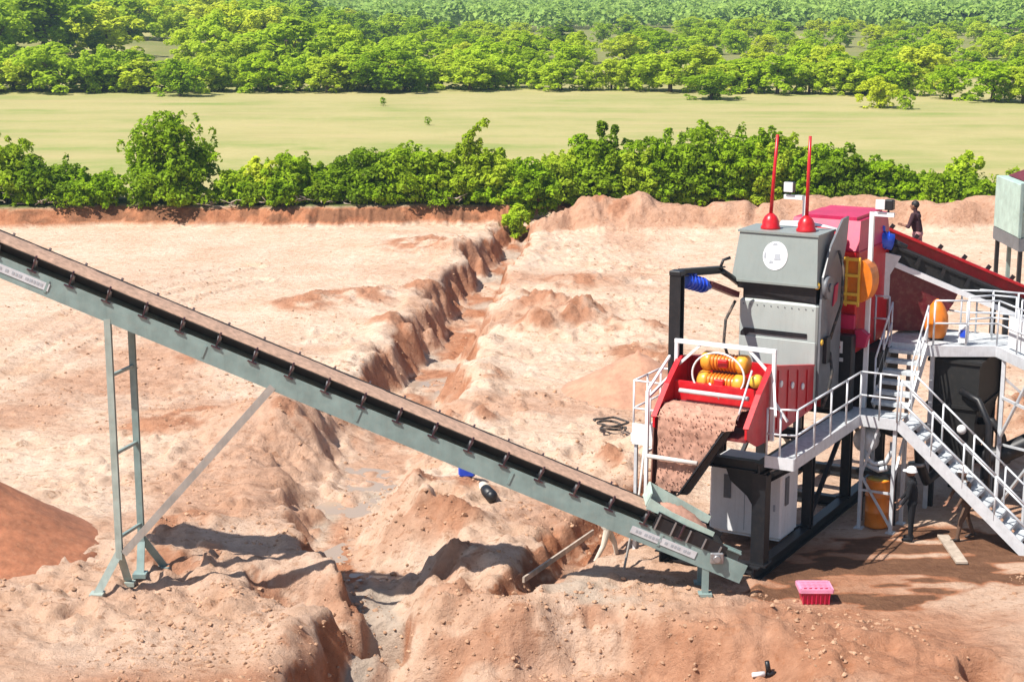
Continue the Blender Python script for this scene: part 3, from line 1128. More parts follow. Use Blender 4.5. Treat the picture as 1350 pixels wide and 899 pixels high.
for yy, sgn in ((CY0, 1), (CY1, -1)):
    mb = MB()
    mb.bar(cp(CX0, yy, .21), cp(CX1, yy, .21), .02, .42)
    for h in (.012, .408):
        mb.bar(cp(CX0, yy + sgn * .05, h), cp(CX1, yy + sgn * .05, h), .115, .022)
    xx = CX0 + .5
    while xx < CX1:
        mb.bar(cp(xx, yy - sgn * .018, .05), cp(xx, yy - sgn * .018, .37), .05, .016, (0, 1, 0))
        xx += 3.1
    part(cv, 'side_frame', mb, 'green')
mb = MB()
xx = CX0 + .4
while xx < CX1 - .3:
    mb.bar(cp(xx, CY0 + .02, .1), cp(xx, CY1 - .02, .1), .06, .06)
    xx += 1.45
part(cv, 'cross_member', mb, 'green')
# troughed belt: a closed thin shell following the idlers
prof = [(-.03, .80), (.2, .56), (.71, .56), (.94, .80)]
mb = MB()
xsb = np.linspace(CX0 - .3, CX1 - 1.2, 90)
vs = []
for x in xsb:
    for (d, h) in prof:
        vs.append(cp(x, CY0 + d, h))
    for (d, h) in reversed(prof):
        vs.append(cp(x, CY0 + d, h - .03))
fs = []
for i in range(len(xsb) - 1):
    for k in range(8):
        fs.append((i * 8 + k, i * 8 + (k + 1) % 8, i * 8 + 8 + (k + 1) % 8, i * 8 + 8 + k))
fs += [tuple(range(7, -1, -1)), tuple(range((len(xsb) - 1) * 8, len(xsb) * 8))]
mb.add(vs, fs)
# run on to the tail drum and back underneath
tail = cp(CX1 - .62, 0, .36)
mb.extrude([cp(CX1 - 1.2, CY0 + .06, .56), cp(CX1 - .62, CY0 + .06, .58), cp(CX1 - .62, CY0 + .06, .61), cp(CX1 - 1.2, CY0 + .06, .6)], (0, .8, 0))
mb.extrude([cp(CX0, CY0 + .1, .13), cp(CX1 - .62, CY0 + .1, .13), cp(CX1 - .62, CY0 + .1, .16), cp(CX0, CY0 + .1, 0.16)], (0, .72, 0))
belt = part(cv, 'belt', mb, 'belt')
# sand load on the belt
mb = MB()
xl = np.linspace(CX0 - .3, CX1 - 2.05, 240)
vs = []
for x in xl:
    for d in np.linspace(.03, .88, 9):
        q = (d - .455) / .43
        h = .775 + .05 * (1 - q * q) + .05 * float(vn(np.array([x / .16]), np.array([d / .12]), 5)[0]) * (1 - .6 * abs(q))
        vs.append(cp(x, CY0 + d, h))
fs = [(i * 9 + k, i * 9 + k + 1, i * 9 + 10 + k, i * 9 + 9 + k) for i in range(len(xl) - 1) for k in range(8)]
mb.add(vs, fs, True)
lo = [cp(xl[0], CY0 + .24, .575), cp(xl[-1], CY0 + .24, .575), cp(xl[-1], CY0 + .69, .575), cp(xl[0], CY0 + .69, .575)]
n0 = len(vs)
e = len(xl) - 1
mb.add(lo, [(0, 1, 2, 3)])
mb.f += [(0, n0, n0 + 3, 8), (e * 9, e * 9 + 8, n0 + 2, n0 + 1), tuple(range(0, e * 9 + 1, 9))[::1] + (n0 + 1, n0), tuple(range(8, e * 9 + 9, 9))[::-1] + (n0 + 3, n0 + 2)]
mb.sm += [False] * 4
so = part(cv, 'sand_load', mb, 'sandload')
# idler stations
xx = CX0 + .35
while xx < CX1 - 1.2:
    for yy, s2 in ((CY1 + .02, 1), (CY0 - .02, -1)):
        mb = MB()
        mb.bar(cp(xx, yy, .42), cp(xx, yy + s2 * .05, .80), .05, .03, (1, 0, 0))
        mb.bar(cp(xx - .09, yy - s2 * .02, .435), cp(xx + .09, yy - s2 * .02, .435), .1, .03)
        mb.bar(cp(xx, yy + s2 * .02, .76), cp(xx, yy + s2 * .05, .84), .045, .04, (1, 0, 0))
        idl = part(cv, 'idler_frame', mb, 'idler')
    mb = MB()
    for a, b in (((.0, .75), (.18, .485)), ((.22, .48), (.70, .48)), ((.73, .485), (.92, .75))):
        mb.cyl(cp(xx, CY0 + a[0], a[1] - .01), cp(xx, CY0 + b[0], b[1] - .01), .048, None, 10)
    r = part(idl, 'roller', mb, 'steel')
    xx += .725
# tail drum, take-up and guards
mb = MB()
mb.cyl((tail[0], CY0 + .1, tail[2]), (tail[0], CY1 - .1, tail[2]), .23, None, 24)
mb.cyl((tail[0], CY0 - .12, tail[2]), (tail[0], CY1 + .12, tail[2]), .05, None, 12)
part(cv, 'tail_drum', mb, 'belt')
mb = MB()
mb.box(tail[0] - .14, tail[0] + .14, CY0 - .10, CY0 - .02, tail[2] - .12, tail[2] + .12, .02)
mb.cyl((tail[0], CY0 - .10, tail[2]), (tail[0], CY0 - .15, tail[2]), .085, .07, 14)
part(cv, 'tail_bearing', mb, 'steel')
mb = MB()
q = [cp(CX1 - 2.0, CY0 - .03, .44), cp(CX1 - .5, CY0 - .03, .44), cp(CX1 - .5, CY0 - .03, .72), cp(CX1 - 2.0, CY0 - .03, .9)]
for yg in (CY0 - .03, CY1 + .01):
    part(cv, 'tail_guard', MB().extrude([(p[0], yg, p[2]) for p in q], (0, .02, 0)), 'black')
mb = MB()
for k in range(5):
    x = CX1 - 1.95 + .33 * k
    mb.bar(cp(x, CY0 - .05, .43), cp(x, CY0 - .05, .86 - .045 * k), .035, .03, (1, 0, 0))
part(cv, 'guard_rib', mb, 'steel')
# loading boot above the belt
mb = MB()
b0, b1 = CX1 - 2.25, CX1 - 1.15
mb.extrude([cp(b0, CY1 - .02, .82), cp(b1 + .3, CY1 - .02, .82), cp(b1 + .3, CY1 - .02, 1.02), cp(b0, CY1 - .02, 1.25)], (0, .03, 0))
mb.extrude([cp(b0, CY0 + .18, .84), cp(b0, CY1 - .02, .84), cp(b0, CY1 - .02, 1.25), cp(b0, CY0 + .18, 1.2)], (.03, 0, .0))
mb.extrude([cp(b0, CY0 + .02, .82), cp(b1 + .3, CY0 + .02, .82), cp(b1 + .3, CY0 + .02, .94), cp(b0 + .5, CY0 + .02, 1.0), cp(b0, CY0 + .02, 1.12)], (0, .03, 0))
part(cv, 'loading_boot', mb, 'greenpale')
# spilled gravel inside the boot
mb = MB()
vs, fs = [], []
for i in range(19):
    for k in range(11):
        x = b0 + .05 + (b1 + .2 - b0) * i / 18
        d = .08 + .76 * k / 10
        bump = math.sin(math.pi * i / 18) * math.sin(math.pi * k / 10)
        vs.append(cp(x, CY0 + d, .80 + .26 * bump + .07 * random.random() * bump))
for i in range(18):
    for k in range(10):
        fs.append((i * 11 + k, i * 11 + k + 1, i * 11 + 12 + k, i * 11 + 11 + k))
mb.add(vs, fs, True)
part(cv, 'gravel_heap', mb, 'gravel')
# print plates on the side frame
for (xa, xb) in ((-10.9, -9.35), (2.4, 3.75)):
    mb = MB()
    mb.bar(cp(xa, CY0 - .021, .2), cp(xb, CY0 - .021, .2), .008, .16)
    pl = part(cv, 'sign_plate', mb, 'galv')
    mb = MB()
    x = xa + .1
    rr = random.Random(3)
    while x < xb - .15:
        w = rr.choice((.04, .05, .06))
        hh = .2
        mb.bar(cp(x, CY0 - .028, hh + .0), cp(x + w, CY0 - .028, hh + .0), .004, .06)
        x += w + rr.choice((.02, .02, .02, .07))
    part(pl, 'worn_print', mb, 'greymark')
# trestle: two posts, splayed feet, brace and rungs
pxs = -8.12
gz = hz(-8.5, 33.2)
for yy in (CY0 + .05, CY1 + .12):
    pxs = -8.16 if yy < 33.5 else -7.92
    mb = MB()
    top = cz(pxs) + .02
    mb.hbeam((pxs, yy, .85), (pxs, yy, top), .13, .13, .02)
    part(cv, 'post', mb, 'post' if yy < 33.5 else 'green')
    s2 = -1 if yy < 33.5 else 1
    mb = MB()
    for dx, dy in ((-.42, -.35 * 1), (.05, .45)) if s2 < 0 else ((.42, .25), (.02, -.35)):
        f = (pxs + dx, yy + dy, hz(pxs + dx, yy + dy) + .02)
        mb.bar((pxs, yy, 1.0), f, .16, .035, (0, 1, 0))
        mb.box(f[0] - .14, f[0] + .14, f[1] - .14, f[1] + .14, f[2] - .06, f[2] + .03)
    part(cv, 'splayed_foot', mb, 'post' if s2 < 0 else 'green')
    mb = MB()
    xb = -4.86
    mb.hbeam((pxs + .1, yy, .98), (xb, yy, cz(xb) + .04), .15, .13, .02, (0, 1, 0))
    if yy < 33.5:
        part(cv, 'brace', mb, 'bracegrey')
for z in (1.3, 3.1, 4.75):
    mb = MB()
    mb.bar((-8.16, CY0 + .1, z), (-7.92, CY1 + .06, z + .0), .06, .06)
    part(cv, 'rung', mb, 'green')
for yy in (CY0 + .04, CY1 - .04):
    mb = MB()
    x = CX1 - .72
    mb.bar((x, yy, hz(x, yy) - .05), (x, yy, cz(x) + .05), .14, .08, (0, 1, 0))
    mb.box(x - .14, x + .14, yy - .12, yy + .12, hz(x, yy) - .03, hz(x, yy) + .03)
    part(cv, 'tail_leg', mb, 'green')

# ------------------------------------------------------------------ the washing plant
# black steel frame
fr = plant_thing('support_frame', 'black steel skid frame with thick columns under the washing plant', 'steel frame', (-1.1, 4, 0))
for a in (0, -2.2):
    mb = MB()
    mb.hbeam((a, -.35, .16), (a, 8.6, .16), .24, .30, .03)
    part(fr, 'skid_beam', mb, 'black')
    mb = MB()
    mb.hbeam((a, -.2, 2.46), (a, 8.4, 2.46), .2, .26, .03)
    part(fr, 'top_beam', mb, 'black')
    for b in (0, 2.95, 5.6, 8.2):
        mb = MB()
        s = .30 if b == 0 else .22
        mb.hbeam((a, b, .30), (a, b, 2.34), s, s, .05)
        mb.box(a - s * .75, a + s * .75, b - s * .75, b + s * .75, .30, .34)
        if b == 0:
            mb.box(a - .15, a + .15, b - .155, b - .12, .34, 2.3)
            mb.box(a + .12, a + .155, b - .15, b + .15, .34, 2.3)
        part(fr, 'column', mb, 'black')
    for b0_, b1_ in ((.1, 2.85), (5.5, 3.05), (5.7, 8.1)):
        mb = MB()
        mb.bar((a, b0_, 2.2 if a == 0 and b0_ < 1 else 2.3), (a, b1_, .45 if b0_ > 1 else 1.9), .09, .09)
        part(fr, 'brace', mb, 'black')
for b in (0, 2.95, 5.6, 8.2):
    mb = MB()
    mb.hbeam((-2.08, b, .16), (-.12, b, .16), .2, .24, .03)
    part(fr, 'cross_beam', mb, 'black')
    part(fr, 'cross_beam', MB().hbeam((-2.1, b, 2.46), (-.1, b, 2.46), .18, .24, .03), 'black')
mb = MB()
mb.extrude([(-.15, 0.06, 2.3), (-.85, .06, 2.3), (-.75, .06, 2.05), (-.35, .06, 1.75), (-.15, .06, 1.45)], (0, .06, 0))
part(fr, 'knee_gusset', mb, 'black')

# gantry: tall post, beam and hanging motor
ga = plant_thing('gantry', 'tall black gantry post with top beam and a blue motor hanging from it', 'gantry', (-2.25, .15, 2.6))
mb = MB()
mb.hbeam((-2.25, .4, 2.6), (-2.25, .4, 6.35), .25, .25, .04)
mb.box(-2.39, -2.11, .26, .54, 6.35, 6.47, .02)
part(ga, 'post', mb, 'black')
mb = MB()
mb.hbeam((-2.22, .52, 6.40), (-2.02, 2.35, 6.22), .16, .16, .03)
mb.tube([(-2.02, 2.2, 6.25), (-1.98, 2.3, 6.45), (-1.85, 2.4, 6.5)], .035, 6)
mb.tube([(-2.02, 2.3, 6.2), (-1.98, 2.7, 6.02), (-1.95, 3.15, 5.8)], .07, 6)
part(ga, 'beam', mb, 'black')
mb = MB()
ma, mc = Vector((-2.22, .72, 6.20)), Vector((-2.0, 1.35, 6.0))
dd = (mc - ma).normalized()
mb.cyl(ma, mc, .15, None, 16)
for k in range(5):
    p = ma.lerp(mc, .12 + .18 * k)
    mb.cyl(p - dd * .02, p + dd * .02, .175, None, 16)
mb.cyl(mc, mc + dd * .16, .11, .06, 12)
mb.bar(ma + dd * .3, ma + dd * .3 + Vector((0, 0, .2)), .14, .1)
part(ga, 'motor', mb, 'blue')
mb = MB()
mb.bar((-2.0, 1.55, 6.02), (-1.93, 3.0, 5.55), .16, .13)
part(ga, 'gearbox_arm', mb, 'darkred')

# red vibrating screen
sc = plant_thing('vibrating_screen', 'red sloping vibrating screen with orange drums in a white ring', 'screen', (-1.05, 1, 2.6))
plate = [(-1.0, 3.3), (-1.0, 3.52), (-.35, 4.12), (.3, 4.6), (2.9, 4.12), (2.9, 3.1), (.3, 2.98), (-.4, 3.02)]
for a in (0., -2.1):
    mb = MB()
    mb.extrude([(a - .025, b, z) for b, z in plate], (.05, 0, 0))
    for (p, q) in zip(plate[1:5], plate[2:6]):
        mb.bar((a, p[0], p[1]), (a, q[0], q[1]), .12, .04)
    for b in (.7, 1.3, 1.9, 2.5):
        mb.bar((a + .035, b, 3.15), (a + .035, b, 4.58 - .19 * b), .03, .03)
    part(sc, 'side_panel', mb, 'red')
mb = MB()
for b in (.85, 1.55, 2.2):
    mb.cyl((.026, b, 4.08 - .25 * (b - 1)), (.06, b, 4.08 - .25 * (b - 1)), .075, None, 14)
part(sc, 'side_boss', mb, 'white')
mb = MB()
mb.extrude([(-2.07, -.9, 3.2), (-2.07, 2.8, 3.75), (-2.07, 2.8, 3.8), (-2.07, -.9, 3.26)], (2.04, 0, 0))
mb.extrude([(-2.07, -.55, 3.42), (-2.07, .05, 3.72), (-2.07, .08, 3.78), (-2.07, -.58, 3.50)], (2.04, 0, 0))
part(sc, 'screen_deck', mb, 'darkred')
mb = MB()
mb.extrude([(-2.07, -.05, 3.62), (-2.07, -.05, 4.12), (-2.07, .02, 4.14), (-2.07, .02, 3.62)], (2.04, 0, 0))
mb.extrude([(-2.07, .9, 3.9), (-2.07, .9, 4.5), (-2.07, .96, 4.5), (-2.07, .96, 3.9)], (2.04, 0, 0))
part(sc, 'cross_plate', mb, 'red')
mb = MB()
mb.tube([(-1.85, -.25, 3.98), (-.25, -.25, 3.98)], .05, 8)
part(sc, 'spray_bar', mb, 'galv')
mb = MB()
mb.tube([(-.28, -.05, 4.55), (-.30, -.75, 3.62)], .025, 6)
part(sc, 'stay_rod', mb, 'galv')
cdr = Vector((-1.06, .28, 4.34))
for dz, db in ((.21, .12), (-.19, -.06)):
    c = cdr + Vector((0, db, dz))
    mb = MB()
    mb.lathe([(.08, -.42), (.15, -.40), (.165, -.30), (.165, .30), (.15, .40), (.08, .42)], c, 18, 'x')
    for k in range(7):
        q = -.24 + .08 * k
        mb.lathe([(.15, q - .014), (.195, q - .012), (.195, q + .012), (.15, q + .014)], c, 18, 'x')
    vm = part(sc, 'vibrator_motor', mb, 'orange')
    for sg in (-1, 1):
        mb = MB()
        mb.lathe([(.10, sg * .30), (.205, sg * .31), (.215, sg * .36), (.215, sg * .48), (.17, sg * .53), (.06, sg * .545)][::sg], c, 18, 'x')
        part(vm, 'end_cap', mb, 'cap')
    mb = MB()
    mb.box(c.x - .1, c.x + .12, c.y - .24, c.y - .12, c.z - .07, c.z + .1, .015)
    part(vm, 'terminal_box', mb, 'red')
    mb = MB()
    mb.box(c.x - .3, c.x + .3, c.y - .02, c.y + .2, c.z - .26, c.z - .13)
    part(vm, 'mounting_foot', mb, 'darkred')
mb = MB()
mb.tube([cdr + Vector((.60 * math.cos(t), -.30, .50 * math.sin(t))) for t in np.linspace(0, 2 * math.pi, 40)[:-1]], .022, 6, True)
mb.tube([cdr + Vector((-.2, -.3, -.18)), cdr + Vector((.05, -.32, -.5))], .02, 6)
part(sc, 'ring_guard', mb, 'white')
mb = MB()
mb.lathe([(.12, -.1), (.14, -.05), (.14, .1), (.09, .15)], (-.22, .05, 4.3), 14, 'y')
part(sc, 'end_weight', mb, 'yellow')
mb = MB()
for a in (-2.16, .1):
    mb.bar((a, .25, 3.0), (a, .25, 4.95), .075, .075)
mb.bar((-2.2, .25, 4.95), (.14, .25, 4.95), .085, .085)
for a, s in ((-2.16, 1), (.1, -1)):
    mb.bar((a + s * .05, .24, 4.42), (a + s * .55, .24, 4.9), .06, .04, (0, 1, 0))
    mb.bar((a, .25, 4.3), (a - s * .35, -.5, 3.75), .05, .05)
mb.bar((.1, .25, 3.9), (.42, .3, 3.45), .05, .05)
part(sc, 'portal_frame', mb, 'white')
# discharge chute
mb = MB()
mb.extrude([(-.46, -.98, 3.42), (-.34, -.94, 3.42), (-1.28, -1.02, 1.92), (-1.42, -1.06, 1.92)], (0, .16, 0))
mb.extrude([(-.5, -1.08, 3.40), (-.46, -1.1, 3.40), (-1.42, -1.18, 1.92), (-1.46, -1.18, 1.92)], (0, .14, 0))
part(sc, 'chute_flange', mb, 'black')
mb = MB()
mb.extrude([(-2.16, -.9, 3.35), (-2.13, -.9, 3.35), (-2.13, -1.0, 1.75), (-2.16, -1.0, 1.75)], (0, .5, 0))
mb.extrude([(-2.13, -.70, 3.25), (-.45, -.70, 3.25), (-1.4, -.86, 1.9), (-2.13, -.86, 1.8)], (0, .03, 0))
part(sc, 'chute_back', mb, 'slurry')
mb = MB()
mb.tube([(-2.18, -1.12, 2.68), (-1.02, -1.12, 2.68)], .05, 8)
part(sc, 'chute_pipe', mb, 'pole')

# gravel pouring off the lip
mb = MB()
vs, fs = [], []
path = [(.05, 3.62), (-.25, 3.72), (-.55, 3.74), (-.8, 3.68), (-.95, 3.52), (-1.0, 3.3), (-.97, 3.05), (-.98, 2.7), (-1.0, 2.3), (-1.02, 1.95)]
nn = 34
for i, (b, z) in enumerate(np.array([[np.interp(t, range(len(path)), [q[0] for q in path]), np.interp(t, range(len(path)), [q[1] for q in path])]
                                     for t in np.linspace(0, len(path) - 1, 50)])):
    t = i / 49
    right = -.27 if z > 3.42 else -.52 - (3.42 - z) * .62
    for k in range(nn):
        a = -2.0 + (right + 2.0) * k / (nn - 1)
        n_ = float(fbm(np.array([a / .13]), np.array([i / 2.2]), 2, 4)[0])
        amp = .10 if t < .45 else .07
        vs.append((a, b - amp * (n_ - .3), z + amp * .5 * n_))
for i in range(49):
    for k in range(nn - 1):
        fs.append((i * nn + k, i * nn + k + 1, i * nn + nn + k + 1, i * nn + nn + k))
mb.add(vs, fs, True)
gr = random.Random(12)
gpts = [p for p in vs if gr.random() < .2]
for p in gpts:
    q = (p[0] + gr.uniform(-.04, .04), p[1] - .03, p[2] + gr.uniform(-.03, .03))
    r0 = gr.uniform(.009, .024)
    mb.add([(q[0] + r0 * gr.uniform(.7, 1.2), q[1], q[2]), (q[0] - r0, q[1], q[2] + .2 * r0), (q[0], q[1] + r0, q[2]), (q[0], q[1] - r0 * 1.1, q[2]),
            (q[0], q[1], q[2] + r0), (q[0] + .2 * r0, q[1], q[2] - r0)],
           [(0, 2, 4), (2, 1, 4), (1, 3, 4), (3, 0, 4), (2, 0, 5), (1, 2, 5), (3, 1, 5), (0, 3, 5)])
gv = link_mesh('pouring_gravel', mb, 'gravel', None, None, (-1, -1, 2.5))
x, y = PL(-1, -1)
gv.location = (x, y, 2.5)
gv.rotation_euler = (0, 0, YAW)
tag(gv, 'wet brown gravel pouring off the screen lip onto the conveyor', 'gravel', None, 'stuff')

# grey washing box with domes and masts
hb = plant_thing('washing_box', 'tall grey two-part housing with white round emblem and red domes', 'housing', (-1, 3.6, 3.2))
mb = MB()
mb.box(-1.86, 0.04, 3.02, 4.35, 3.2, 5.48, .05)
mb.box(-1.83, 0.02, 2.985, 3.02, 3.3, 4.62, .012)
part(hb, 'lower_housing', mb, 'hood')
mb = MB()
mb.extrude([(-1.8, 2.99, 4.70), (-1.72, 2.99, 4.80), (-.2, 2.99, 4.80), (-.2, 2.99, 4.70), (-1.58, 2.99, 4.70), (-1.66, 2.99, 4.63), (-1.8, 2.99, 4.5)][::-1], (0, .034, 0))
part(hb, 'slot', mb, 'black')
mb = MB()
mb.box(-1.8, -.02, 3.1, 4.3, 5.48, 5.92)
mb.extrude([(-1.92, 3.04, 5.72), (-.02, 3.04, 5.50), (-.02, 3.04, 5.9), (-1.95, 3.04, 5.9)], (0, .058, 0))
part(hb, 'dark_gap', mb, 'black')
mb = MB()


def frustum(x0, x1, y0, y1, z0, X0, X1, Y0, Y1, z1):
    return ([(x0, y0, z0), (x1, y0, z0), (x1, y1, z0), (x0, y1, z0), (X0, Y0, z1), (X1, Y0, z1), (X1, Y1, z1), (X0, Y1, z1)],
            [(3, 2, 1, 0), (4, 5, 6, 7), (0, 1, 5, 4), (1, 2, 6, 5), (2, 3, 7, 6), (3, 0, 4, 7)])


mb.add(*frustum(-2.03, .03, 2.92, 4.3, 5.92, -1.93, -.06, 3.12, 4.2, 7.0))
mb.box(-1.97, -.03, 3.08, 4.24, 7.0, 7.05)
mb.box(-2.05, .05, 2.9, 4.32, 5.88, 5.93)
part(hb, 'upper_housing', mb, 'hood_up')
# round emblem on the front slope
fy = lambda z: 2.92 + .2 * (z - 5.92) / 1.08 - .012
mb = MB()
ec, er = (-1.02, 6.52), .32
for t in (0,):
    ring = [(ec[0] + er * .92 * math.cos(q), fy(ec[1] + er * math.sin(q)), ec[1] + er * math.sin(q)) for q in np.linspace(0, 2 * math.pi, 33)[:-1]]
    mb.extrude(ring, (0, .02, 0))
em = part(hb, 'emblem', mb, 'white')
mb = MB()
for (da, dz, w, h) in ((-.02, .26, .12, .05), (-.24, .0, .05, .12), (.06, -.02, .16, .14), (-.08, -.14, .1, .06)):
    p = [(ec[0] + da + sx * w / 2, fy(ec[1] + dz + sz * h / 2) - .008, ec[1] + dz + sz * h / 2) for sx, sz in ((-1, -1), (1, -1), (.7, 1), (-.8, 1))]
    mb.extrude(p, (0, .006, 0))
part(em, 'emblem_mark', mb, 'greymark')
for a in (-1.36, -.5):
    mb = MB()
    mb.lathe([(.225, 7.04), (.225, 7.10), (.195, 7.14), (.19, 7.23), (.145, 7.33), (.07, 7.40), (.03, 7.42)], (a, 3.55, 0), 20)
    dm = part(hb, 'dome', mb, 'red')
    mb = MB()
    mb.tube([(a, 3.55, 7.40), (a + (.04 if a < -1 else 0), 3.57, 8.3), (a + (.08 if a < -1 else 0), 3.6, 9.2)], [.045, .042, .036], 8)
    part(hb, 'mast', mb, 'red')
mb = MB()
sp_ = [(3.05, 3.3), (3.05, 5.5), (3.12, 6.1), (3.5, 6.7), (4.3, 7.28), (4.72, 7.3), (4.62, 6.7), (4.35, 6.1), (4.42, 5.4), (4.42, 3.3)]
mb.extrude([(.06, b, z) for b, z in sp_], (.05, 0, 0))
part(hb, 'side_plate', mb, 'hood_dark')
mb = MB()
mb.cyl((.11, 3.32, 5.85), (.2, 3.32, 5.85), .27, .25, 24)
mb.cyl((.2, 3.32, 5.85), (.24, 3.32, 5.85), .1, .09, 14)
part(hb, 'round_cover', mb, 'hood_dark')
mb = MB()
mb.ball((.0, 3.02, 5.92), (.07, .06, .09))
mb.ball((.12, 3.12, 4.62), (.04, .06, .08))
part(hb, 'lamp_cap', mb, 'yellow')
mb = MB()
mb.extrude([(.115, 3.75, 5.35), (.115, 4.0, 5.45), (.115, 4.05, 5.85), (.115, 3.85, 5.8)], (.03, 0, 0))
part(hb, 'warning_patch', mb, 'redpink')
mb = MB()
mb.box(.11, .2, 3.25, 3.5, 4.1, 4.7)
part(hb, 'latch_box', mb, 'black')

for pts in ([(-1.95, 3.0, 5.4), (-2.05, 2.7, 5.0), (-2.0, 2.5, 4.5), (-1.9, 2.6, 4.1)], [(.16, 3.6, 4.3), (.3, 3.4, 3.9), (.28, 3.2, 3.4), (.2, 3.1, 3.1)],
            [(.14, 4.0, 6.6), (.3, 3.9, 6.2), (.32, 3.8, 5.4), (.2, 3.7, 4.9), (.15, 3.6, 4.6)]):
    part(hb, 'hose', MB().tube(pts, .035, 8), 'rubber')
mb = MB()
for z in (3.6, 5.36):
    for a in np.linspace(-1.75, -.08, 11):
        mb.cyl((a, 3.02, z), (a, 2.972 if z < 4.6 else 3.005, z), .014, None, 6)
part(hb, 'bolt_row', mb, 'hood_dark')
# red scrubber housing behind
rs = plant_thing('scrubber_housing', 'bright red boxy housing with pink-tinted lid behind the grey box', 'housing', (-.7, 6.2, 2.6))
mb = MB()
mb.box(-1.5, .28, 5.0, 7.4, 4.0, 6.45, .04)
mb.box(-1.3, .1, 5.1, 7.2, 2.6, 4.0)
part(rs, 'body', mb, 'red')
part(rs, 'base_box', MB().box(.12, .74, 5.45, 7.0, 2.3, 4.0), 'belt')
mb = MB()
mb.add(*frustum(-1.5, .28, 4.98, 7.4, 6.45, -1.45, .2, 5.3, 7.3, 7.12))
mb.box(-1.2, .1, 5.3, 7.2, 7.12, 7.2)
part(rs, 'lid', mb, 'redpink')  # pink tint puts the highlights on the red top into its colour
mb = MB()
mb.tube([(-1.6, 4.9, 6.95), (-.9, 4.85, 6.98), (-.1, 4.85, 6.85)], .12, 10)
part(rs, 'white_duct', mb, 'white')
mb = MB()
mb.tube([(-.75, 4.7, 6.9), (-.3, 4.75, 6.85), (0, 4.8, 6.6)], .13, 10)
part(rs, 'red_duct', mb, 'red')
mb = MB()
mb.box(-.4, .28, 4.86, 4.99, 4.62, 4.95)
mb.extrude([(.3, 4.9, 4.2), (.55, 4.9, 4.2), (.62, 4.9, 4.5), (.45, 4.9, 4.62), (.3, 4.9, 4.6)], (0, .2, 0))
part(rs, 'pink_skirt', mb, 'redpink')
# orange guard on it
gd = part(rs, 'orange_guard', MB().box(-.42, .40, 4.78, 4.97, 5.3, 6.28).extrude(
    [(4.0e-1 + .30 * math.sin(t), 4.80, 5.78 + .5 * math.cos(t)) for t in np.linspace(0, math.pi, 12)], (0, .5, 0)), 'orange')
mb = MB()
for z in (5.28, 5.48, 5.92, 6.3):
    mb.bar((-.46, 4.73, z), (.42, 4.73, z), .06, .07)
for a in (-.44, .1, .40):
    mb.bar((a, 4.735, 5.2), (a, 4.735, 6.35), .05, .05)
part(gd, 'guard_rail', mb, 'yellow')
mb = MB()
mb.extrude([(-.38, 4.72, 5.95), (-.05, 4.72, 5.85), (-.2, 4.72, 5.7), (-.36, 4.72, 5.8)], (0, .06, 0))
part(gd, 'inner_plate', mb, 'darkred')

# black control cabinet
cc = plant_thing('control_cabinet', 'black control cabinet with white plate beside the orange guard', 'cabinet', (.1, 4.8, 2.7))
mb = MB()
mb.box(-.35, .36, 4.55, 4.84, 2.72, 4.52, .02)
part(cc, 'cabinet_body', mb, 'black')
mb = MB()
mb.box(-.22, .14, 4.53, 4.549, 4.1, 4.38)
pl = part(cc, 'sign_plate', mb, 'white')
mb = MB()
mb.cyl((.04, 4.53, 4.24), (.04, 4.522, 4.24), .05, None, 12)
part(pl, 'red_dot', mb, 'redpink')
mb = MB()
mb.box(-.2, .16, 4.53, 4.549, 3.9, 3.99)
part(cc, 'grey_strip', mb, 'galv')


def rail_run(mb, pts, z_hi=1.1, mids=(.55,), r=.024):
    """posts at the points and rails between them"""
    for p in pts:
        mb.tube([(p[0], p[1], p[2]), (p[0], p[1], p[2] + z_hi)], r, 6)
    for h in (*mids, z_hi):
        for p, q in zip(pts, pts[1:]):
            mb.tube([(p[0], p[1], p[2] + h), (q[0], q[1], q[2] + h)], r, 6)


# lower walkway and landing
DK = 2.70
wk = plant_thing('walkway', 'galvanised walkway with railing along the right side of the plant', 'walkway', (.4, 2.6, DK))
mb = MB()
mb.box(.12, .72, -.1, 5.15, DK - .04, DK)
mb.box(.72, 1.6, 4.2, 5.15, DK - .04, DK)
part(wk, 'deck', mb, 'deck')
mb = MB()
for (p, q) in (((.74, -.12), (.74, 4.19)), ((.1, -.12), (.74, -.12)), ((.74, 4.19), (1.62, 4.19))):
    mb.bar((p[0], p[1], DK - .06), (q[0], q[1], DK - .06), .03, .26)
part(wk, 'kick_plate', mb, 'galv')
for run in ([(.12, -.1), (.42, -.1), (.74, .02), (.74, 1.1), (.74, 2.15), (.74, 3.2), (.74, 4.19), (1.2, 4.19), (1.62, 4.19)],):
    mb = MB()
    rail_run(mb, [(a, b, DK) for a, b in run])
    part(wk, 'railing', mb, 'galv')
for b in (.6, 2.2, 3.8):
    mb = MB()
    mb.bar((-.05, b, 2.0), (.7, b, DK - .2), .07, .07)
    mb.bar((.1, b, DK - .1), (.7, b, DK - .1), .08, .1)
    part(wk, 'bracket', mb, 'black')
for (a, b) in ((.8, 4.3), (1.56, 4.3), (.8, 5.1), (1.56, 5.1)):
    mb = MB()
    mb.bar((a, b, .02), (a, b, DK - .05), .08, .08)
    mb.box(a - .1, a + .1, b - .1, b + .1, 0, .03)
    part(wk, 'leg', mb, 'galv')
mb = MB()
mb.bar((.8, 4.29, 1.3), (1.56, 4.29, .12), .05, .05)
mb.bar((.8, 4.29, .95), (1.56, 4.29, .95), .05, .05)
mb.bar((1.56, 4.29, 1.2), (1.62, 5.1, 2.5), .05, .05)
mb.bar((.8, 4.29, 1.3), (1.2, 4.29, 2.6), .05, .05)
part(wk, 'brace', mb, 'galv')


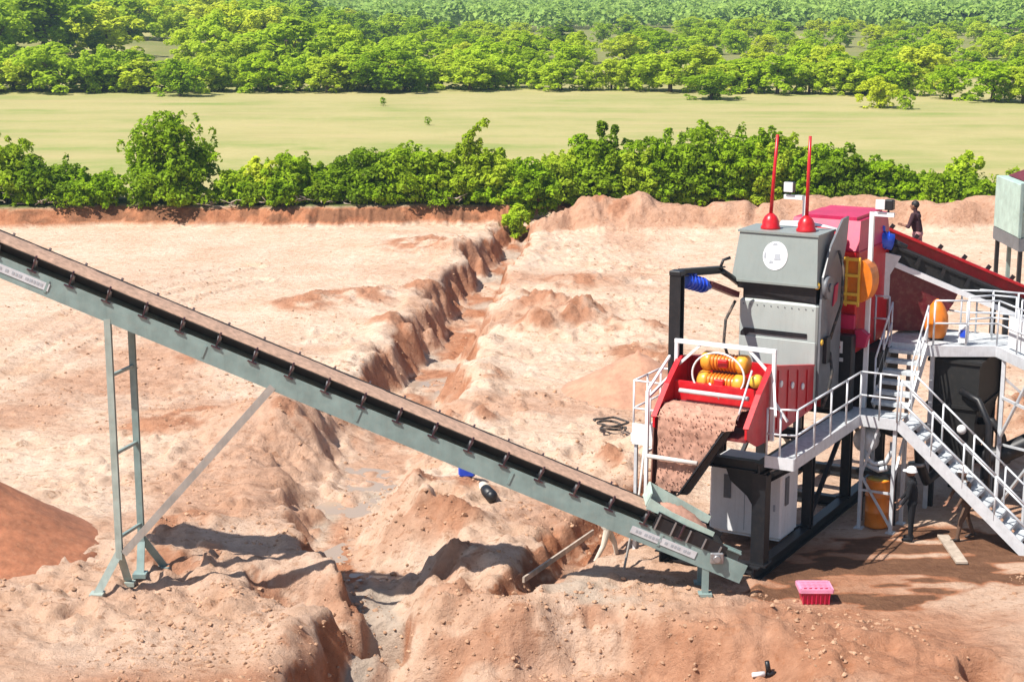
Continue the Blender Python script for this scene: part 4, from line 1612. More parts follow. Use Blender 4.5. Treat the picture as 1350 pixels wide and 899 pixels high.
def staircase(name, label, base, p0, p1, wdir, width, n, handmat='galv', post_every=3, thick=.26):
    """p0 upper, p1 lower front corner, wdir the direction across the flight"""
    st = plant_thing(name, label, 'stairs', base)
    p0, p1, wd = Vector(p0), Vector(p1), Vector(wdir)
    run = p1 - p0
    for k in (0, 1):
        o = wd * (width * k)
        mb = MB()
        mb.bar(p0 + o + Vector((0, 0, -.02)), p1 + o + Vector((0, 0, -.02)), .04, thick)
        part(st, 'stringer', mb, 'galv')
        mb = MB()
        hr = [p0 + o + run * t for t in (np.linspace(0.02, .98, 5) if n > 8 else np.linspace(.05, .95, 3))]
        rail_run(mb, [tuple(q) for q in hr], 1.05, (.55,), .024)
        part(st, 'handrail', mb, handmat)
    hd = Vector((run.x, run.y, 0)).normalized()
    for i in range(n):
        q = p0 + run * ((i + .7) / n)
        mb = MB()
        pts = [q + wd * .03 - hd * .13, q + wd * (width - .03) - hd * .13, q + wd * (width - .03) + hd * .13, q + wd * .03 + hd * .13]
        mb.extrude(pts, (0, 0, .035))
        mb.extrude([q + wd * .03 + hd * .13 + Vector((0, 0, .03)), q + wd * (width - .03) + hd * .13 + Vector((0, 0, .03)),
                    q + wd * (width - .03) + hd * .15 + Vector((0, 0, .03)), q + wd * .03 + hd * .15 + Vector((0, 0, .03))], (0, 0, -.08))
        part(st, 'tread', mb, 'deck')
    return st


staircase('staircase', 'long galvanised staircase running down to the ground from the landing', (4.6, 4.6, 0),
          (1.62, 4.23, DK), (4.75, 4.23, .02), (0, 1, 0), .86, 12)
staircase('staircase', 'short galvanised stair flight rising from the landing to the upper platform', (1.1, 5.3, DK),
          (.72, 6.45, 4.08), (.72, 5.2, DK + .1), (1, 0, 0), .88, 6)

# upper platform (levels, legs, rails)
UP = 4.08
up = plant_thing('upper_platform', 'upper galvanised platform with railings and braced legs', 'platform', (2.4, 6.6, UP))
mb = MB()
poly_up = [(.45, 6.45), (1.75, 6.45), (3.05, 7.2), (4.35, 5.65), (5.6, 6.6), (5.6, 8.6), (.45, 8.6)]
mb.extrude([(a, b, UP - .04) for a, b in poly_up], (0, 0, .04))
part(up, 'deck', mb, 'deck')
mb = MB()
for p, q in zip(poly_up, poly_up[1:]):
    if p == poly_up[4]:
        continue
    mb.bar((p[0], p[1], UP - .12), (q[0], q[1], UP - .12), .04, .26)
mb.bar((.45, 6.42, UP - .2), (.45, 8.6, UP - .2), .04, .3)
part(up, 'edge_beam', mb, 'galv')
for run in ([(1.72, 6.5), (2.4, 6.86), (3.05, 7.22), (3.7, 6.45), (4.35, 5.68), (4.98, 6.14), (5.58, 6.6), (5.58, 7.6), (5.58, 8.5)],
            [(-.0, 6.3), (.30, 6.42), (.62, 6.46)], [(2.2, 8.5), (3.2, 8.5), (4.4, 8.5), (5.5, 8.5)], [(2.3, 7.4), (2.75, 7.9), (3.3, 7.9)], [(3.5, 7.6), (4.2, 6.9), (4.9, 7.3)], [(1.2, 8.5), (1.9, 8.2), (2.6, 8.45)], [(4.4, 6.2), (5.0, 6.7), (5.0, 7.6)]):
    mb = MB()
    rail_run(mb, [(a, b, UP) for a, b in run])
    part(up, 'railing', mb, 'galv')
for (a, b) in ((3.3, 7.0), (4.25, 5.8), (5.45, 6.6), (5.45, 8.4), (.6, 8.4), (1.7, 6.6)):
    mb = MB()
    mb.bar((a, b, .0), (a, b, UP - .1), .09, .09)
    part(up, 'leg', mb, 'galv')
mb = MB()
mb.bar((3.3, 7.0, 1.9), (4.25, 5.8, 3.9), .06, .06)
mb.bar((4.25, 5.8, 1.6), (3.3, 7.0, .1), .06, .06)
mb.bar((3.3, 7.0, 1.75), (4.25, 5.8, 2.0), .05, .05)
mb.bar((4.25, 5.8, 2.6), (5.45, 6.6, .4), .06, .06)
mb.bar((4.25, 5.8, .5), (5.45, 6.6, 3.6), .06, .06)
mb.bar((3.3, 7.0, 3.4), (5.45, 8.4, 1.2), .06, .06)
mb.bar((3.3, 7.0, 2.9), (4.25, 5.8, 2.95), .06, .06)
part(up, 'brace', mb, 'galv')
mb = MB()
mb.extrude([(3.35, 7.05, UP + .05), (4.2, 6.03, UP + .05), (4.2, 6.03, UP + .78), (3.35, 7.05, UP + .78)], (.03, .03, 0))
part(up, 'white_panel', mb, 'white')

# orange rounded cover on the platform
cvx = plant_thing('motor_cover', 'orange teardrop-shaped cover standing on the upper platform', 'cover', (1.55, 7.3, UP))
mb = MB()
mb.lathe([(.16, UP), (.24, UP + .12), (.29, UP + .35), (.27, UP + .6), (.18, UP + .82), (.08, UP + .96), (.02, UP + 1.0)], (1.55, 7.3, 0), 18)
part(cvx, 'cover_shell', mb, 'orange')
mb = MB()
mb.lathe([(.2, UP), (.2, UP + .05), (.17, UP + .06)], (1.55, 7.3, 0), 18)
part(cvx, 'base_ring', mb, 'black')

# blue and purple boxes at the head of the stairs
jb = plant_thing('junction_box', 'small white and blue junction box on the upper platform rail', 'box', (2.35, 6.9, UP))
mb = MB()
mb.box(2.2, 2.42, 6.9, 7.05, UP + .05, UP + .5, .015)
part(jb, 'box_body', mb, 'white')
mb = MB()
mb.box(2.25, 2.38, 6.88, 6.899, UP + .2, UP + .38)
part(jb, 'blue_cover', mb, 'blue')


def floodlight(label, base, side, h, post_r=.05):
    fl = plant_thing('floodlight', label, 'floodlight', base)
    a, b, z = base
    mb = MB()
    mb.bar((a, b, z), (a, b, z + h), post_r * 2, post_r * 2)
    mb.bar((a - .05 * side, b, z + h - .05), (a + side * .52, b, z + h - .05), .08, .1)
    part(fl, 'post', mb, 'white')
    mb = MB()
    c = a + side * .30
    mb.box(c - .02 if side > 0 else c - .2, c + .2 if side > 0 else c + .02, b - .08, b + .1, z + h + .06, z + h + .30, .02)
    mb.bar((c + .08 * side, b, z + h), (c + .08 * side, b, z + h + .08), .04, .04)
    lb = part(fl, 'lamp_body', mb, 'black')
    mb = MB()
    mb.box(c - .2, c + .02, b - .12, b - .081, z + h + .07, z + h + .30, .01)
    part(fl, 'lamp_glass', mb, 'white')
    return fl


floodlight('white floodlight post standing beside the red housing', (.5, 5.2, 2.7), 1, 4.68)
floodlight('short white floodlight bracket between the two red masts', (-.85, 4.4, 6.2), -1, 1.55)

# side cage on the left of the screen
cg = plant_thing('side_platform', 'small white railed side platform left of the red screen', 'platform', (-2.8, .9, 2.9))
mb = MB()
mb.box(-3.15, -2.38, .2, 1.6, 2.66, 2.7)
part(cg, 'deck', mb, 'deck')
mb = MB()
mb.box(-3.17, -2.38, .165, .195, 2.5, 2.98)
mb.box(-3.2, -3.17, .165, 1.6, 2.55, 2.75)
part(cg, 'kick_plate', mb, 'white')
mb = MB()
rail_run(mb, [(-2.42, .2, 2.7), (-2.75, .2, 2.7), (-3.15, .2, 2.7), (-3.15, .9, 2.7), (-3.15, 1.6, 2.7), (-2.42, 1.6, 2.7)], 1.25, (.62,), .024)
part(cg, 'railing', mb, 'white')
mb = MB()
mb.bar((-2.3, -.9, 1.7), (-2.3, -.9, 4.05), .07, .07)
mb.bar((-2.3, -.9, 4.05), (-2.3, .2, 4.6), .05, .05)
mb.bar((-2.3, -.9, 2.7), (-2.3, .2, 2.7), .05, .05)
part(cg, 'corner_post', mb, 'white')
mb = MB()
for (a, b) in ((-3.1, .25), (-3.1, 1.5)):
    part(cg, 'leg', MB().bar((a, b, -.02), (a, b, 2.66), .07, .07), 'galv')
lp = world_thing('leaning_pole', 'thin pale pole leaning against the white side platform', 'pole', (2.55, 35.0, 0))
mb = MB()
x, y = PL(-2.75, .1)
mb.tube([(2.45, 34.75, hz(2.45, 34.75)), (2.8, 35.2, 1.6), (x, y, 3.3)], .03, 6)
part(lp, 'pole_rod', mb, 'pole')

# white cabinet under the screen
wc = plant_thing('power_cabinet', 'white power cabinet with vents standing under the red screen', 'cabinet', (-1, 2, .3))
mb = MB()
mb.box(-1.85, -.12, 1.55, 2.6, .34, 2.0, .04)
mb.box(-1.8, -.17, 1.6, 2.55, .3, .36)
part(wc, 'cabinet_body', mb, 'white')
mb = MB()
mb.box(-1.5, -1.33, 1.525, 1.549, 1.15, 1.7)
part(wc, 'vent', MB().box(-.115, -.09, 1.75, 1.95, 1.1, 1.75), 'hood_dark')
part(wc, 'vent', mb, 'hood_dark')
mb = MB()
mb.box(-1.0, -.99, 1.54, 1.549, .45, 1.9)
mb.box(-.3, -.26, 1.525, 1.549, 1.0, 1.15)
mb.box(-1.82, -.16, 1.54, 1.549, 1.88, 1.9)
part(wc, 'door_seam', mb, 'greymark')

# pump above the drum
pm = plant_thing('slurry_pump', 'grey slurry pump with curved pipes above the orange drum', 'pump', (1.0, 4.75, 1.25))
mb = MB()
mb.lathe([(.1, -.2), (.26, -.16), (.3, -.05), (.3, .08), (.22, .15), (.1, .18)], (.75, 4.7, 2.05), 18, 'y')
mb.cyl((.75, 4.8, 2.05), (.75, 5.3, 2.05), .16, None, 14)
pb = part(pm, 'pump_body', mb, 'galv')
mb = MB()
mb.tube([(.75, 4.6, 1.9), (.85, 4.5, 1.65), (1.05, 4.5, 1.55), (1.3, 4.55, 1.62), (1.42, 4.6, 1.9), (1.4, 4.65, 2.1)], .06, 8)
mb.tube([(.85, 4.55, 1.5), (1.15, 4.5, 1.42), (1.35, 4.5, 1.5)], .07, 8)
part(pm, 'pipe', mb, 'galv')
mb = MB()
mb.box(.6, 1.45, 4.5, 4.95, 1.28, 1.36)
mb.bar((.65, 4.9, 0), (.65, 4.9, 1.3), .06, .06)
mb.bar((1.45, 4.9, 0), (1.45, 4.9, 1.3), .06, .06)
part(pm, 'stand', mb, 'black')
dr = plant_thing('oil_drum', 'orange metal drum standing under the landing', 'drum', (1.12, 4.62, 0))
mb = MB()
mb.lathe([(.27, 0.02), (.29, .04), (.28, .08), (.28, .38), (.3, .4), (.28, .42), (.28, .76), (.3, .78), (.28, .8), (.28, 1.14), (.295, 1.17), (.27, 1.19), (.26, 1.17)],
         (1.12, 4.62, 0), 24)
part(dr, 'drum_shell', mb, 'orange')
mb = MB()
mb.cyl((1.12, 4.62, 1.165), (1.12, 4.62, 1.185), .25, None, 20)
part(dr, 'drum_lid', mb, 'yellow')

# black tank under the upper platform and pipe to the right
tk = plant_thing('slurry_tank', 'big black tapering steel tank under the upper platform', 'tank', (2.4, 7.6, 0))
mb = MB()
mb.add(*frustum(1.9, 2.5, 6.9, 8.0, .9, 1.6, 2.8, 6.75, 8.8, 2.6))
mb.box(1.6, 2.8, 6.75, 8.8, 2.6, 3.75)
for z in (2.6, 3.7):
    mb.box(1.55, 2.85, 6.7, 8.85, z - .04, z + .04)
part(tk, 'tank_shell', mb, 'belt')
mb = MB()
for (a, b) in ((1.75, 6.85), (2.68, 6.85), (1.75, 8.7), (2.68, 8.7)):
    part(tk, 'leg', MB().bar((a, b, -.02), (a, b, 2.6), .12, .12), 'belt')
mb = MB()
mb.ball((2.45, 6.75, 2.05), (.12, .1, .12))
part(tk, 'valve_cap', mb, 'white')
for pts, r in (([(2.2, 6.7, 1.3), (2.0, 6.3, 1.0), (1.9, 5.9, .9), (1.8, 5.6, 1.4), (1.75, 5.5, 2.3)], .12), ([(2.75, 7.2, 2.2), (3.1, 7.0, 2.3), (3.3, 7.2, 1.9), (3.4, 7.5, 1.2)], .1),
               ([(1.7, 7.0, 2.0), (1.2, 6.7, 1.8), (.9, 6.3, 1.9), (.4, 6.0, 2.1)], .13), ([(2.4, 6.7, 3.0), (2.9, 6.4, 2.9), (3.2, 6.3, 2.4), (3.25, 6.3, .2)], .08)):
    part(tk, 'pipe', MB().tube(pts, r, 10), 'black')
for z in (1.4, 2.3):
    part(tk, 'grey_flange', MB().lathe([(.2, z - .03), (.2, z + .03)], (1.75, 5.5, 0), 14), 'steel')
pp = plant_thing('black_pipe', 'thick black pipe arching out to the right of the plant', 'pipe', (4.2, 8.2, 0))
mb = MB()
pipe_pts = [(2.6, 7.3, 1.35), (3.2, 7.3, 1.35), (3.9, 7.6, 1.75), (4.7, 8.1, 2.2), (5.6, 8.8, 2.42), (7.0, 10, 2.45), (9, 12, 2.3)]
mb.tube(pipe_pts, .24, 12)
part(pp, 'pipe_run', mb, 'black')
mb = MB()
for p in pipe_pts[2:6]:
    mb.tube([(p[0] - .03, p[1], p[2] + .2), (p[0] + .02, p[1] + .1, p[2] + .34)], .05, 6)
part(pp, 'pipe_lug', mb, 'steel')
part(pp, 'pipe_prop', MB().bar((5.6, 8.8, -.02), (5.6, 8.8, 2.25), .12, .12), 'black')
part(pp, 'pipe_prop', MB().bar((9, 12, -.1), (9, 12, 2.1), .12, .12), 'black')

# ------------------------------------------------------------------ feed conveyor coming down to the right behind
fx0, fx1, fy_, fsl = 8.75, 21.5, 40.4, .42
fa = math.atan(fsl)


def fz(x):
    return 6.15 - fsl * (x - fx0)


def fp(x, y, h):
    return (x + math.sin(fa) * h, y, fz(x) + math.cos(fa) * h)


fc = world_thing('feed_conveyor', 'red-railed feed conveyor sloping down to the right behind the platform', 'conveyor', (14, fy_ + .6, 0))
mb = MB()
mb.bar(fp(fx0, fy_, -.05), fp(fx1, fy_, -.05), .07, .13)
part(fc, 'near_frame', mb, 'white')
mb = MB()
mb.bar(fp(fx0 + .1, fy_ + 1.2, .42), fp(fx1, fy_ + 1.2, .42), .08, .5)
mb.bar(fp(fx0 + .1, fy_ + 1.12, .64), fp(fx1, fy_ + 1.12, .64), .26, .06)
part(fc, 'red_skirt', mb, 'red')
mb = MB()
mb.extrude([fp(fx0 - .1, fy_ + .06, .30), fp(fx1, fy_ + .06, .30), fp(fx1, fy_ + .06, .36), fp(fx0 - .1, fy_ + .06, .36)], (0, 1.05, 0))
mb.extrude([fp(fx0 - .1, fy_ + .10, .02), fp(fx1, fy_ + .10, .02), fp(fx1, fy_ + .10, .30), fp(fx0 - .1, fy_ + .10, .30)], (0, .1, 0))
mb.cyl(fp(fx0 - .1, fy_ + .1, .18), fp(fx0 - .1, fy_ + 1.1, .18), .2, None, 18)
part(fc, 'belt', mb, 'belt')
x = fx0 + .5
while x < fx1:
    mb = MB()
    mb.bar(fp(x, fy_ + 1.28, .5), fp(x + .06, fy_ + 1.28, .78), .1, .05, (0, 1, 0))
    mb.bar(fp(x, fy_ + .02, .12), fp(x, fy_ + .02, .34), .08, .05, (0, 1, 0))
    part(fc, 'idler_bracket', mb, 'black')
    x += .62
mb = MB()
mb.extrude([fp(fx0 + .1, fy_ + .12, -.12), fp(fx0 + 2.3, fy_ + .12, -.12), fp(fx0 + 2.3, fy_ + .12, -.4), (fx0 + 1.7, fy_ + .12, 4.15), (fx0 + .1, fy_ + .12, 4.15)], (0, .9, 0))
part(fc, 'chute_side', mb, 'darkred')
mb = MB()
mb.cyl((fx0 - .15, fy_ - .2, 6.55), (fx0 + .5, fy_ - .25, 6.42), .2, None, 16)
for k in range(6):
    q = Vector((fx0 - .1 + .09 * k, fy_ - .2, 6.54 - .018 * k))
    mb.cyl(q, q + Vector((.025, 0, -.005)), .23, None, 16)
mb.box(fx0 + .0, fx0 + .3, fy_ - .3, fy_ - .1, 6.68, 6.82, .02)
part(fc, 'motor', mb, 'blue')
mb = MB()
mb.cyl((fx0 + .5, fy_ - .25, 6.42), (fx0 + .85, fy_ - .25, 6.3), .1, .05, 12)
part(fc, 'motor_shaft', mb, 'black')
mb = MB()
mb.tube([(fx0 - .4, fy_ - .15, 6.5), (fx0 - .25, fy_ - .2, 6.95), (fx0 - .05, fy_ - .2, 6.85)], .08, 8)
part(fc, 'red_hose', mb, 'redpink')
mb = MB()
mb.extrude([(fx0 - .1, fy_ - .14, 6.25), (fx0 + .75, fy_ - .14, 6.05), (fx0 + .5, fy_ - .14, 5.6), (fx0 + .5, fy_ - .14, 5.0), (fx0 + .3, fy_ - .14, 5.0), (fx0 + .25, fy_ - .14, 5.8)][::-1], (0, .12, 0))
part(fc, 'head_bracket', mb, 'galv')
for x in (12.2, 15.2, 18.2):
    for yy in (fy_ + .05, fy_ + 1.15):
        part(fc, 'leg', MB().bar((x, yy, -.3), (x, yy, fz(x)), .12, .12), 'black')
# service walk on its far side
mb = MB()
mb.bar(fp(fx0 + .2, fy_ + 1.62, -.1), fp(fx1, fy_ + 1.62, -.1), .62, .05)
part(fc, 'service_walk', mb, 'deck')

# right hopper
hx, hy = G(1308, 452)
hy = 56.
hp = world_thing('feed_hopper', 'pale green panelled hopper with dark red rim on tall legs', 'hopper', (hx + 2, hy + 1.5, 0))
hx = 17.15
mb = MB()
mb.box(hx, hx + 4.2, hy, hy + 3, 4.15, 5.95, .02)
part(hp, 'hopper_body', mb, 'greenpale')
mb = MB()
for x in (hx + .02, hx + .98, hx + 1.96, hx + 2.9, hx + 4.15):
    mb.bar((x, hy - .045, 4.15), (x, hy - .045, 6.0), .09, .09)
for z in (5.06, 5.95):
    mb.bar((hx, hy - .046, z), (hx + 4.2, hy - .046, z), .07, .10)
part(hp, 'rib', mb, 'green')
mb = MB()
mb.extrude([(hx + .35, hy + .2, 5.98), (hx + 4.1, hy + .2, 5.98), (hx + 4.1, hy + .2, 6.4), (hx + 1.4, hy + .2, 6.35)], (0, 2.6, 0))
part(hp, 'red_rim', mb, 'darkred')
mb = MB()
mb.box(hx + .0, hx + 4.2, hy - .08, hy + 3.0, 3.7, 4.14)
mb.add(*frustum(hx + 2.0, hx + 3.6, hy + .8, hy + 2.0, 2.0, hx + .9, hx + 4.1, hy + .1, hy + 2.9, 3.7))
part(hp, 'lower_cone', mb, 'hood_dark')
for x in (hx + .12, hx + .55, hx + 4.0):
    for yy in (hy + .1, hy + 2.8):
        mb = MB()
        mb.bar((x, yy, -.1), (x, yy, 3.7), .13, .13)
        part(hp, 'leg', mb, 'green' if x > hx + .3 else 'black')
mb = MB()
mb.bar((hx + .6, hy + .1, 1.6), (hx + 4, hy + .1, 3.2), .1, .12)
part(hp, 'brace', mb, 'black')

# ------------------------------------------------------------------ people
def cap(mb, p0, p1, r0, r1, n=10):
    mb.cyl(p0, p1, r0, r1, n)
    mb.ball(p0, r0, n, 6)
    mb.ball(p1, r1, n, 6)


def person(label, loc, rotz, P, mats, headgear='helmet'):
    """P: joints; every limb is a tapered capsule, all fused into one skin"""
    mb = MB()
    seg = []

    def limb(a, b, r0, r1, tag_):
        a, b = Vector(a), Vector(b)
        cap(mb, a, b, r0, r1)
        seg.append((a, b, tag_))
    hip = Vector(P['hip'])
    chest = Vector(P['chest'])
    neck = Vector(P['neck'])
    head = Vector(P['head'])
    f = Vector((0, 1, 0))
    limb(hip + Vector((-.07, 0, 0)), hip + Vector((.07, 0, 0)), .125, .125, 'legs')
    limb(hip + Vector((-.05, 0, .1)), chest + Vector((-.075, 0, -.05)), .115, .125, 'top')
    limb(hip + Vector((.05, 0, .1)), chest + Vector((.075, 0, -.05)), .115, .125, 'top')
    limb(chest + Vector((-.09, 0, .08)), chest + Vector((.09, 0, .08)), .11, .11, 'top')
    limb(chest + Vector((0, 0, .12)), neck, .07, .055, 'top')
    limb(neck, head + Vector((0, -.01, -.06)), .055, .055, 'skin')
    mb.ball(head, (.078, .098, .115), 14, 10)
    seg.append((head + Vector((0, 0, -.07)), head + Vector((0, 0, .08)), 'skin'))
    mb.ball(head + Vector((0, .04, -.07)), (.05, .055, .05), 10, 8)
    cap(mb, head + Vector((0, .095, .01)), head + Vector((0, .115, -.03)), .012, .017, 8)
    for s in (-1, 1):
        mb.ball(head + Vector((s * .078, 0, -.01)), (.014, .025, .035), 8, 6)
        mb.ball(head + Vector((s * .033, .088, .01)), (.016, .012, .010), 8, 6)
    mb.ball(head + Vector((0, .092, -.065)), (.028, .014, .009), 8, 6)
    for s, k in ((-1, 'l'), (1, 'r')):
        sh, el, wr = Vector(P['sh' + k]), Vector(P['el' + k]), Vector(P['wr' + k])
        limb(chest + Vector((s * .09, 0, .1)), sh, .085, .07, 'top')
        limb(sh, el, .066, .048, 'top')
        limb(el, wr, .046, .032, 'sleeve')
        d = (wr - el).normalized()
        side = d.cross(Vector((0, 1, .1))).normalized()
        nrm = side.cross(d).normalized()
        for q in (-.027, -.009, .009, .027):
            a = wr + d * .02 + side * q * .8
            b = wr + d * .10 + side * q
            limb(a, b, .018, .014, 'skin')
            L = .075 if abs(q) < .02 else .06
            c1 = b + d * L * .55 + nrm * .01
            limb(b, c1, .0115, .0105, 'skin')
            limb(c1, c1 + d * L * .4 + nrm * .03, .0105, .0085, 'skin')
        th = wr + d * .035 + nrm * .015 + side * .028
        limb(wr + d * .02 + side * .02, th, .015, .0135, 'skin')
        limb(th, th + d * .05 + nrm * .03 + side * .012, .0125, .01, 'skin')
        hp_, kn, an, to = (Vector(P[q + k]) for q in ('hp', 'kn', 'an', 'to'))
        limb(hp_, kn, .095, .062, 'legs')
        limb(kn, an, .06, .043, 'shin')
        limb(an + Vector((0, -.03, -.035)), to, .045, .036, 'boot')
        limb(an, an + Vector((0, -.03, -.035)), .05, .045, 'boot')
    tmp = link_mesh('tmp', mb, 'skin')
    rm = tmp.modifiers.new('r', 'REMESH')
    rm.mode = 'VOXEL'
    rm.voxel_size = .0095
    smm = tmp.modifiers.new('s', 'SMOOTH')
    smm.iterations = 3
    smm.factor = .5
    dg = bpy.context.evaluated_depsgraph_get()
    me = bpy.data.meshes.new_from_object(tmp.evaluated_get(dg))
    bpy.data.objects.remove(tmp)
    me.name = 'person'
    me.materials.clear()
    order = ['top', 'sleeve', 'legs', 'shin', 'boot', 'skin']
    for k in order:
        me.materials.append(M[mats.get(k, {'sleeve': mats['top'], 'shin': mats['legs'], 'boot': 'boot', 'skin': 'skin'}.get(k))])
    n = len(me.polygons)
    c = np.zeros(n * 3)
    me.polygons.foreach_get('center', c)
    c = c.reshape(-1, 3)
    best = np.full(n, 1e9)
    mi = np.zeros(n, int)
    for a, b, t in seg:
        a, b = np.array(a), np.array(b)
        ab = b - a
        tt = np.clip(((c - a) @ ab) / max(1e-9, ab @ ab), 0, 1)
        d = np.linalg.norm(c - a - tt[:, None] * ab, axis=1) - (.04 if t in ('top', 'legs') else 0)
        k = d < best
        best = np.where(k, d, best)
        mi = np.where(k, order.index(t), mi)
    me.polygons.foreach_set('material_index', mi)
    me.polygons.foreach_set('use_smooth', np.ones(n, bool))
    me.update()
    o = bpy.data.objects.new('person', me)
    COL.objects.link(o)
    o.location = loc
    o.rotation_euler = (0, 0, rotz)
    tag(o, label, 'person')
    mb = MB()
    if headgear == 'helmet':
        h = head + Vector((0, -.005, .025))
        mb.lathe([(.135, -.012), (.142, .0), (.122, .012), (.118, .05), (.095, .095), (.05, .12), (.012, .126)], h, 20)
        mb.extrude([h + Vector((x, y, .004)) for x, y in ((-.11, .06), (.11, .06), (.08, .185), (0, .2), (-.08, .185))], (0, 0, .01))
        link_mesh('helmet', mb, 'helmet', o)
    else:
        mb.ball(head + Vector((0, -.02, .03)), (.09, .105, .105), 14, 8)
        link_mesh('hair', mb, 'hair', o)
    return o


def stand(stride=0., armsw=(.1, -.1), lean=0., elb=((0, .05), (0, .05)), bend=0.):
    P = dict(hip=(0, 0, .92), chest=(0, lean * .8, 1.27), neck=(0, lean, 1.48), head=(0, lean * 1.15 + .02, 1.63))
    for s, k, st, sw, e in ((-1, 'l', stride, armsw[0], elb[0]), (1, 'r', -stride, armsw[1], elb[1])):
        P['sh' + k] = (s * .20, lean, 1.41)
        P['el' + k] = (s * (.25 + e[0]), lean + sw * .6, 1.13)
        P['wr' + k] = (s * (.24 + e[0] * .2), lean + sw + e[1], .90)
        P['hp' + k] = (s * .09, 0, .90)
        kf = max(0, st) * .55 + (.06 if st else .01)
        P['kn' + k] = (s * .10, st * .45 + kf * .35, .49)
        P['an' + k] = (s * .10, st, .09 + (.05 if st < 0 else 0))
        P['to' + k] = (s * .11, st + .16, .045)
    return P


gx, gy = 9.19, 36.71
person('person in black work clothes and white helmet standing under the stairs', (gx, gy, hz(gx, gy)), math.radians(70),
       stand(0, (.08, .12), .03, ((0, .1), (0, .14))), dict(top='cloth_black', legs='cloth_black', boot='cloth_black'))
gx, gy = G(800, 728)
person('person in pale trousers and white helmet walking behind the belt conveyor', (gx, gy + .1, hz(gx, gy)), math.radians(-75),
       stand(.30, (-.2, .22), .05), dict(top='cloth_tan', legs='cloth_tan'))
P = stand(.16, (.1, .25), .08, ((.10, -.02), (.16, -.02)))
P['wrr'] = (.16, .12, 1.0)
P['wrl'] = (-.25, .3, 1.15)
px2 = 10.3
person('person in dark shirt and pinkish trousers standing up beside the feed conveyor', (px2, fy_ + 1.62, fz(px2) - .07), math.radians(60),
       P, dict(top='cloth_dark', sleeve='skin', legs='cloth_pink', shin='cloth_pink'), 'hair')
gx, gy = G(1272, 712)
person('person in brown trousers half hidden behind the long staircase', (gx, gy, hz(gx, gy)), math.radians(100),
       stand(.24, (.2, .2), .1), dict(top='cloth_brown', legs='cloth_brown'), 'helmet')

# ------------------------------------------------------------------ loose things on the ground
x, y = G(1073, 792)
cr = world_thing('plastic_crate', 'red plastic crate with pink upper rim on the ground', 'crate', (x, y, hz(x, y)))
z = hz(x, y)
mb = MB()
mb.add(*frustum(x - .26, x + .26, y - .2, y + .2, z, x - .31, x + .31, y - .24, y + .24, z + .27))
for k in range(7):
    xx = x - .27 + .09 * k
    mb.bar((xx, y - .235, z + .02), (xx * 1.0, y - .255, z + .27), .025, .02)
part(cr, 'crate_body', mb, 'crate')
mb = MB()
w, d = .33, .26
for (p, q) in (((-w, -d), (w, -d)), ((w, -d), (w, d)), ((w, d), (-w, d)), ((-w, d), (-w, -d))):
    mb.bar((x + p[0], y + p[1], z + .31), (x + q[0], y + q[1], z + .31), .05, .08)
for k in range(6):
    xx = x - .28 + .11 * k
    mb.bar((xx, y - .22, z + .345), (xx, y + .22, z + .345), .05, .03)
for k in range(4):
    yy = y - .17 + .11 * k
    mb.bar((x - .3, yy, z + .37), (x + .3, yy, z + .37), .05, .02)
part(cr, 'crate_lid', mb, 'cratep')

x, y = G(1010, 868)
z = hz(x, y)
bt = world_thing('grease_gun', 'small black and white tool lying on the sand in front', 'tool', (x, y, z))
mb = MB()
mb.cyl((x + .02, y, z + .08), (x + .2, y + .03, z + .06), .06, .05, 12)
mb.cyl((x + .06, y, z + .1), (x + .02, y + .02, z + .32), .05, .045, 12)
part(bt, 'black_body', mb, 'black')
mb = MB()
mb.cyl((x - .02, y, z + .07), (x - .26, y - .03, z + .06), .055, .045, 12)
part(bt, 'white_end', mb, 'white')

x, y = G(806, 575)
z = hz(x, y)
ty = world_thing('hose_coil', 'heap of black coiled hose on the ground left of the side platform', 'hose', (x, y, z))
mb = MB()
pts = [(x + (.32 + .1 * math.sin(t * 1.7)) * math.cos(t) * 1.2, y + (.32 + .1 * math.cos(t * 2.3)) * math.sin(t), z + .06 + .022 * t / 1.2) for t in np.linspace(0, 16, 110)]
mb.tube(pts, .035, 6)
part(ty, 'hose_loop', mb, 'rubber')

x, y = G(642, 664)
z = hz(x, y)
gc = world_thing('gas_cylinder', 'dark cylinder lying on the sand behind the middle of the conveyor', 'cylinder', (x, y, z))
mb = MB()
c0, c1 = Vector((x - .12, y + .45, z + .14)), Vector((x + .12, y - .3, z + .14))
mb.cyl(c0, c1, .15, None, 16)
mb.ball(c1, .15)
mb.ball(c0, .15)
part(gc, 'cylinder_shell', mb, 'black')
mb = MB()
d = (c1 - c0).normalized()
mb.cyl(c0 + d * .02, c0 + d * .3, .156, None, 16)
part(gc, 'tan_band', mb, 'cloth_tan')
x, y = G(616, 645)
z = hz(x, y)
bj = world_thing('jerrycan', 'bright blue jerrycan on the sand just behind the conveyor', 'jerrycan', (x, y, z))
mb = MB()
mb.box(x - .22, x + .2, y - .1, y + .1, z - .02, z + .34, .04)
part(bj, 'can_body', mb, 'blue')
mb = MB()
mb.tube([(x - .14, y, z + .33), (x - .12, y, z + .43), (x + .06, y, z + .43), (x + .1, y, z + .33)], .022, 6)
part(bj, 'can_handle', mb, 'blue')
mb = MB()
mb.cyl((x + .15, y, z + .33), (x + .15, y, z + .39), .035, None, 10)
part(bj, 'can_cap', mb, 'black')

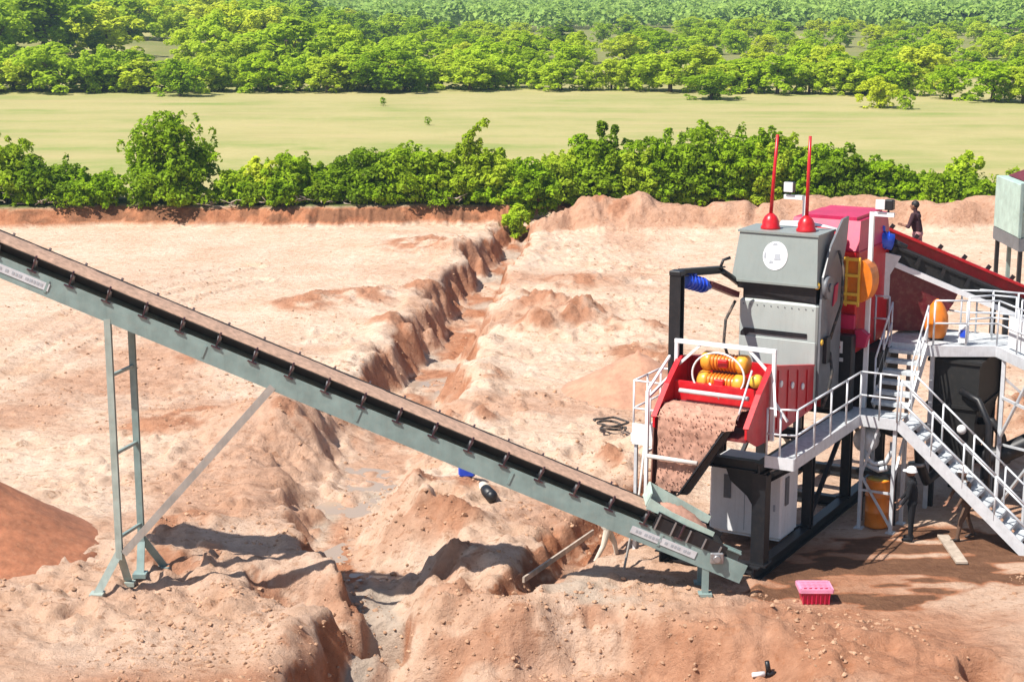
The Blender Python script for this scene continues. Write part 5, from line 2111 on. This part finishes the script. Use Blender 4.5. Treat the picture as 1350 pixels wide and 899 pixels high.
# planks on the ground near the stairs
for (pa, pb, lab) in (((1243, 708), (1268, 745), 'short pale plank lying on the shaded ground beside the staircase foot'),
                      ((690, 772), (782, 692), 'long thin board edging the little ditch under the conveyor')):
    (x0, y0), (x1, y1) = G(*pa), G(*pb)
    mb = MB()
    z0, z1 = hz(x0, y0) + .05, hz(x1, y1) + .05
    if pa[0] < 800:
        z0, z1 = z0 + .25, z1 + .3
    mb.bar((x0, y0, z0), (x1, y1, z1), .26 if pa[0] > 800 else .05, .05 if pa[0] > 800 else .12)
    tag(link_mesh('plank', mb, 'wood'), lab, 'plank')

# ------------------------------------------------------------------ air
HAZE = True
if HAZE:
    m, nt = new_mat('haze_air')
    out = N(nt, 'ShaderNodeOutputMaterial')
    v = N(nt, 'ShaderNodeVolumePrincipled')
    v.inputs['Color'].default_value = (.58, .80, 1.0, 1)
    v.inputs['Density'].default_value = .0003
    v.inputs['Anisotropy'].default_value = .2
    nt.links.new(v.outputs[0], out.inputs['Volume'])
    mb = MB()
    mb.box(-1500, 1500, -60, 3600, -6, 48)
    tag(link_mesh('haze', mb, m), 'thin pale blue haze over the plain', None, None, 'stuff')

# ------------------------------------------------------------------ light
SUN_EL, SUN_AZ = math.radians(55), math.radians(-122)     # azimuth from +Y towards +X: the sun stands to the left
sd = Vector((math.sin(SUN_AZ) * math.cos(SUN_EL), math.cos(SUN_AZ) * math.cos(SUN_EL), math.sin(SUN_EL)))
lt = bpy.data.lights.new('sun', 'SUN')
lt.energy = 5.0
lt.angle = math.radians(.5)
lt.color = (1, .955, .88)
lo_ = bpy.data.objects.new('sun', lt)
COL.objects.link(lo_)
lo_.rotation_euler = sd.to_track_quat('Z', 'Y').to_euler()
W = bpy.data.worlds.new('World')
S.world = W
W.use_nodes = True
nt = W.node_tree
for n in list(nt.nodes):
    nt.nodes.remove(n)
sky = N(nt, 'ShaderNodeTexSky', sky_type='NISHITA')
sky.sun_disc = False
sky.sun_elevation = SUN_EL
sky.sun_rotation = SUN_AZ
bg = N(nt, 'ShaderNodeBackground')
bg.inputs[1].default_value = .085
wo = N(nt, 'ShaderNodeOutputWorld')
nt.links.new(sky.outputs[0], bg.inputs[0])
nt.links.new(bg.outputs[0], wo.inputs[0])

# ------------------------------------------------------------------ camera
cam = bpy.data.cameras.new('camera')
cam.sensor_width = 36
cam.lens = 36 * FPX / 1350
cam.clip_end = 20000
cam.clip_start = .5
co = bpy.data.objects.new('camera', cam)
COL.objects.link(co)
co.location = (0, 0, CAM_H)
co.rotation_euler = (math.radians(90) - PITCH, 0, 0)
S.camera = co
S.view_settings.view_transform = 'Standard'
S.view_settings.look = 'None'
S.view_settings.exposure = .6
S.view_settings.gamma = 1
S.cycles.max_bounces = 5
S.cycles.diffuse_bounces = 2
S.cycles.transmission_bounces = 4
S.cycles.volume_bounces = 0
S.cycles.use_denoising = True
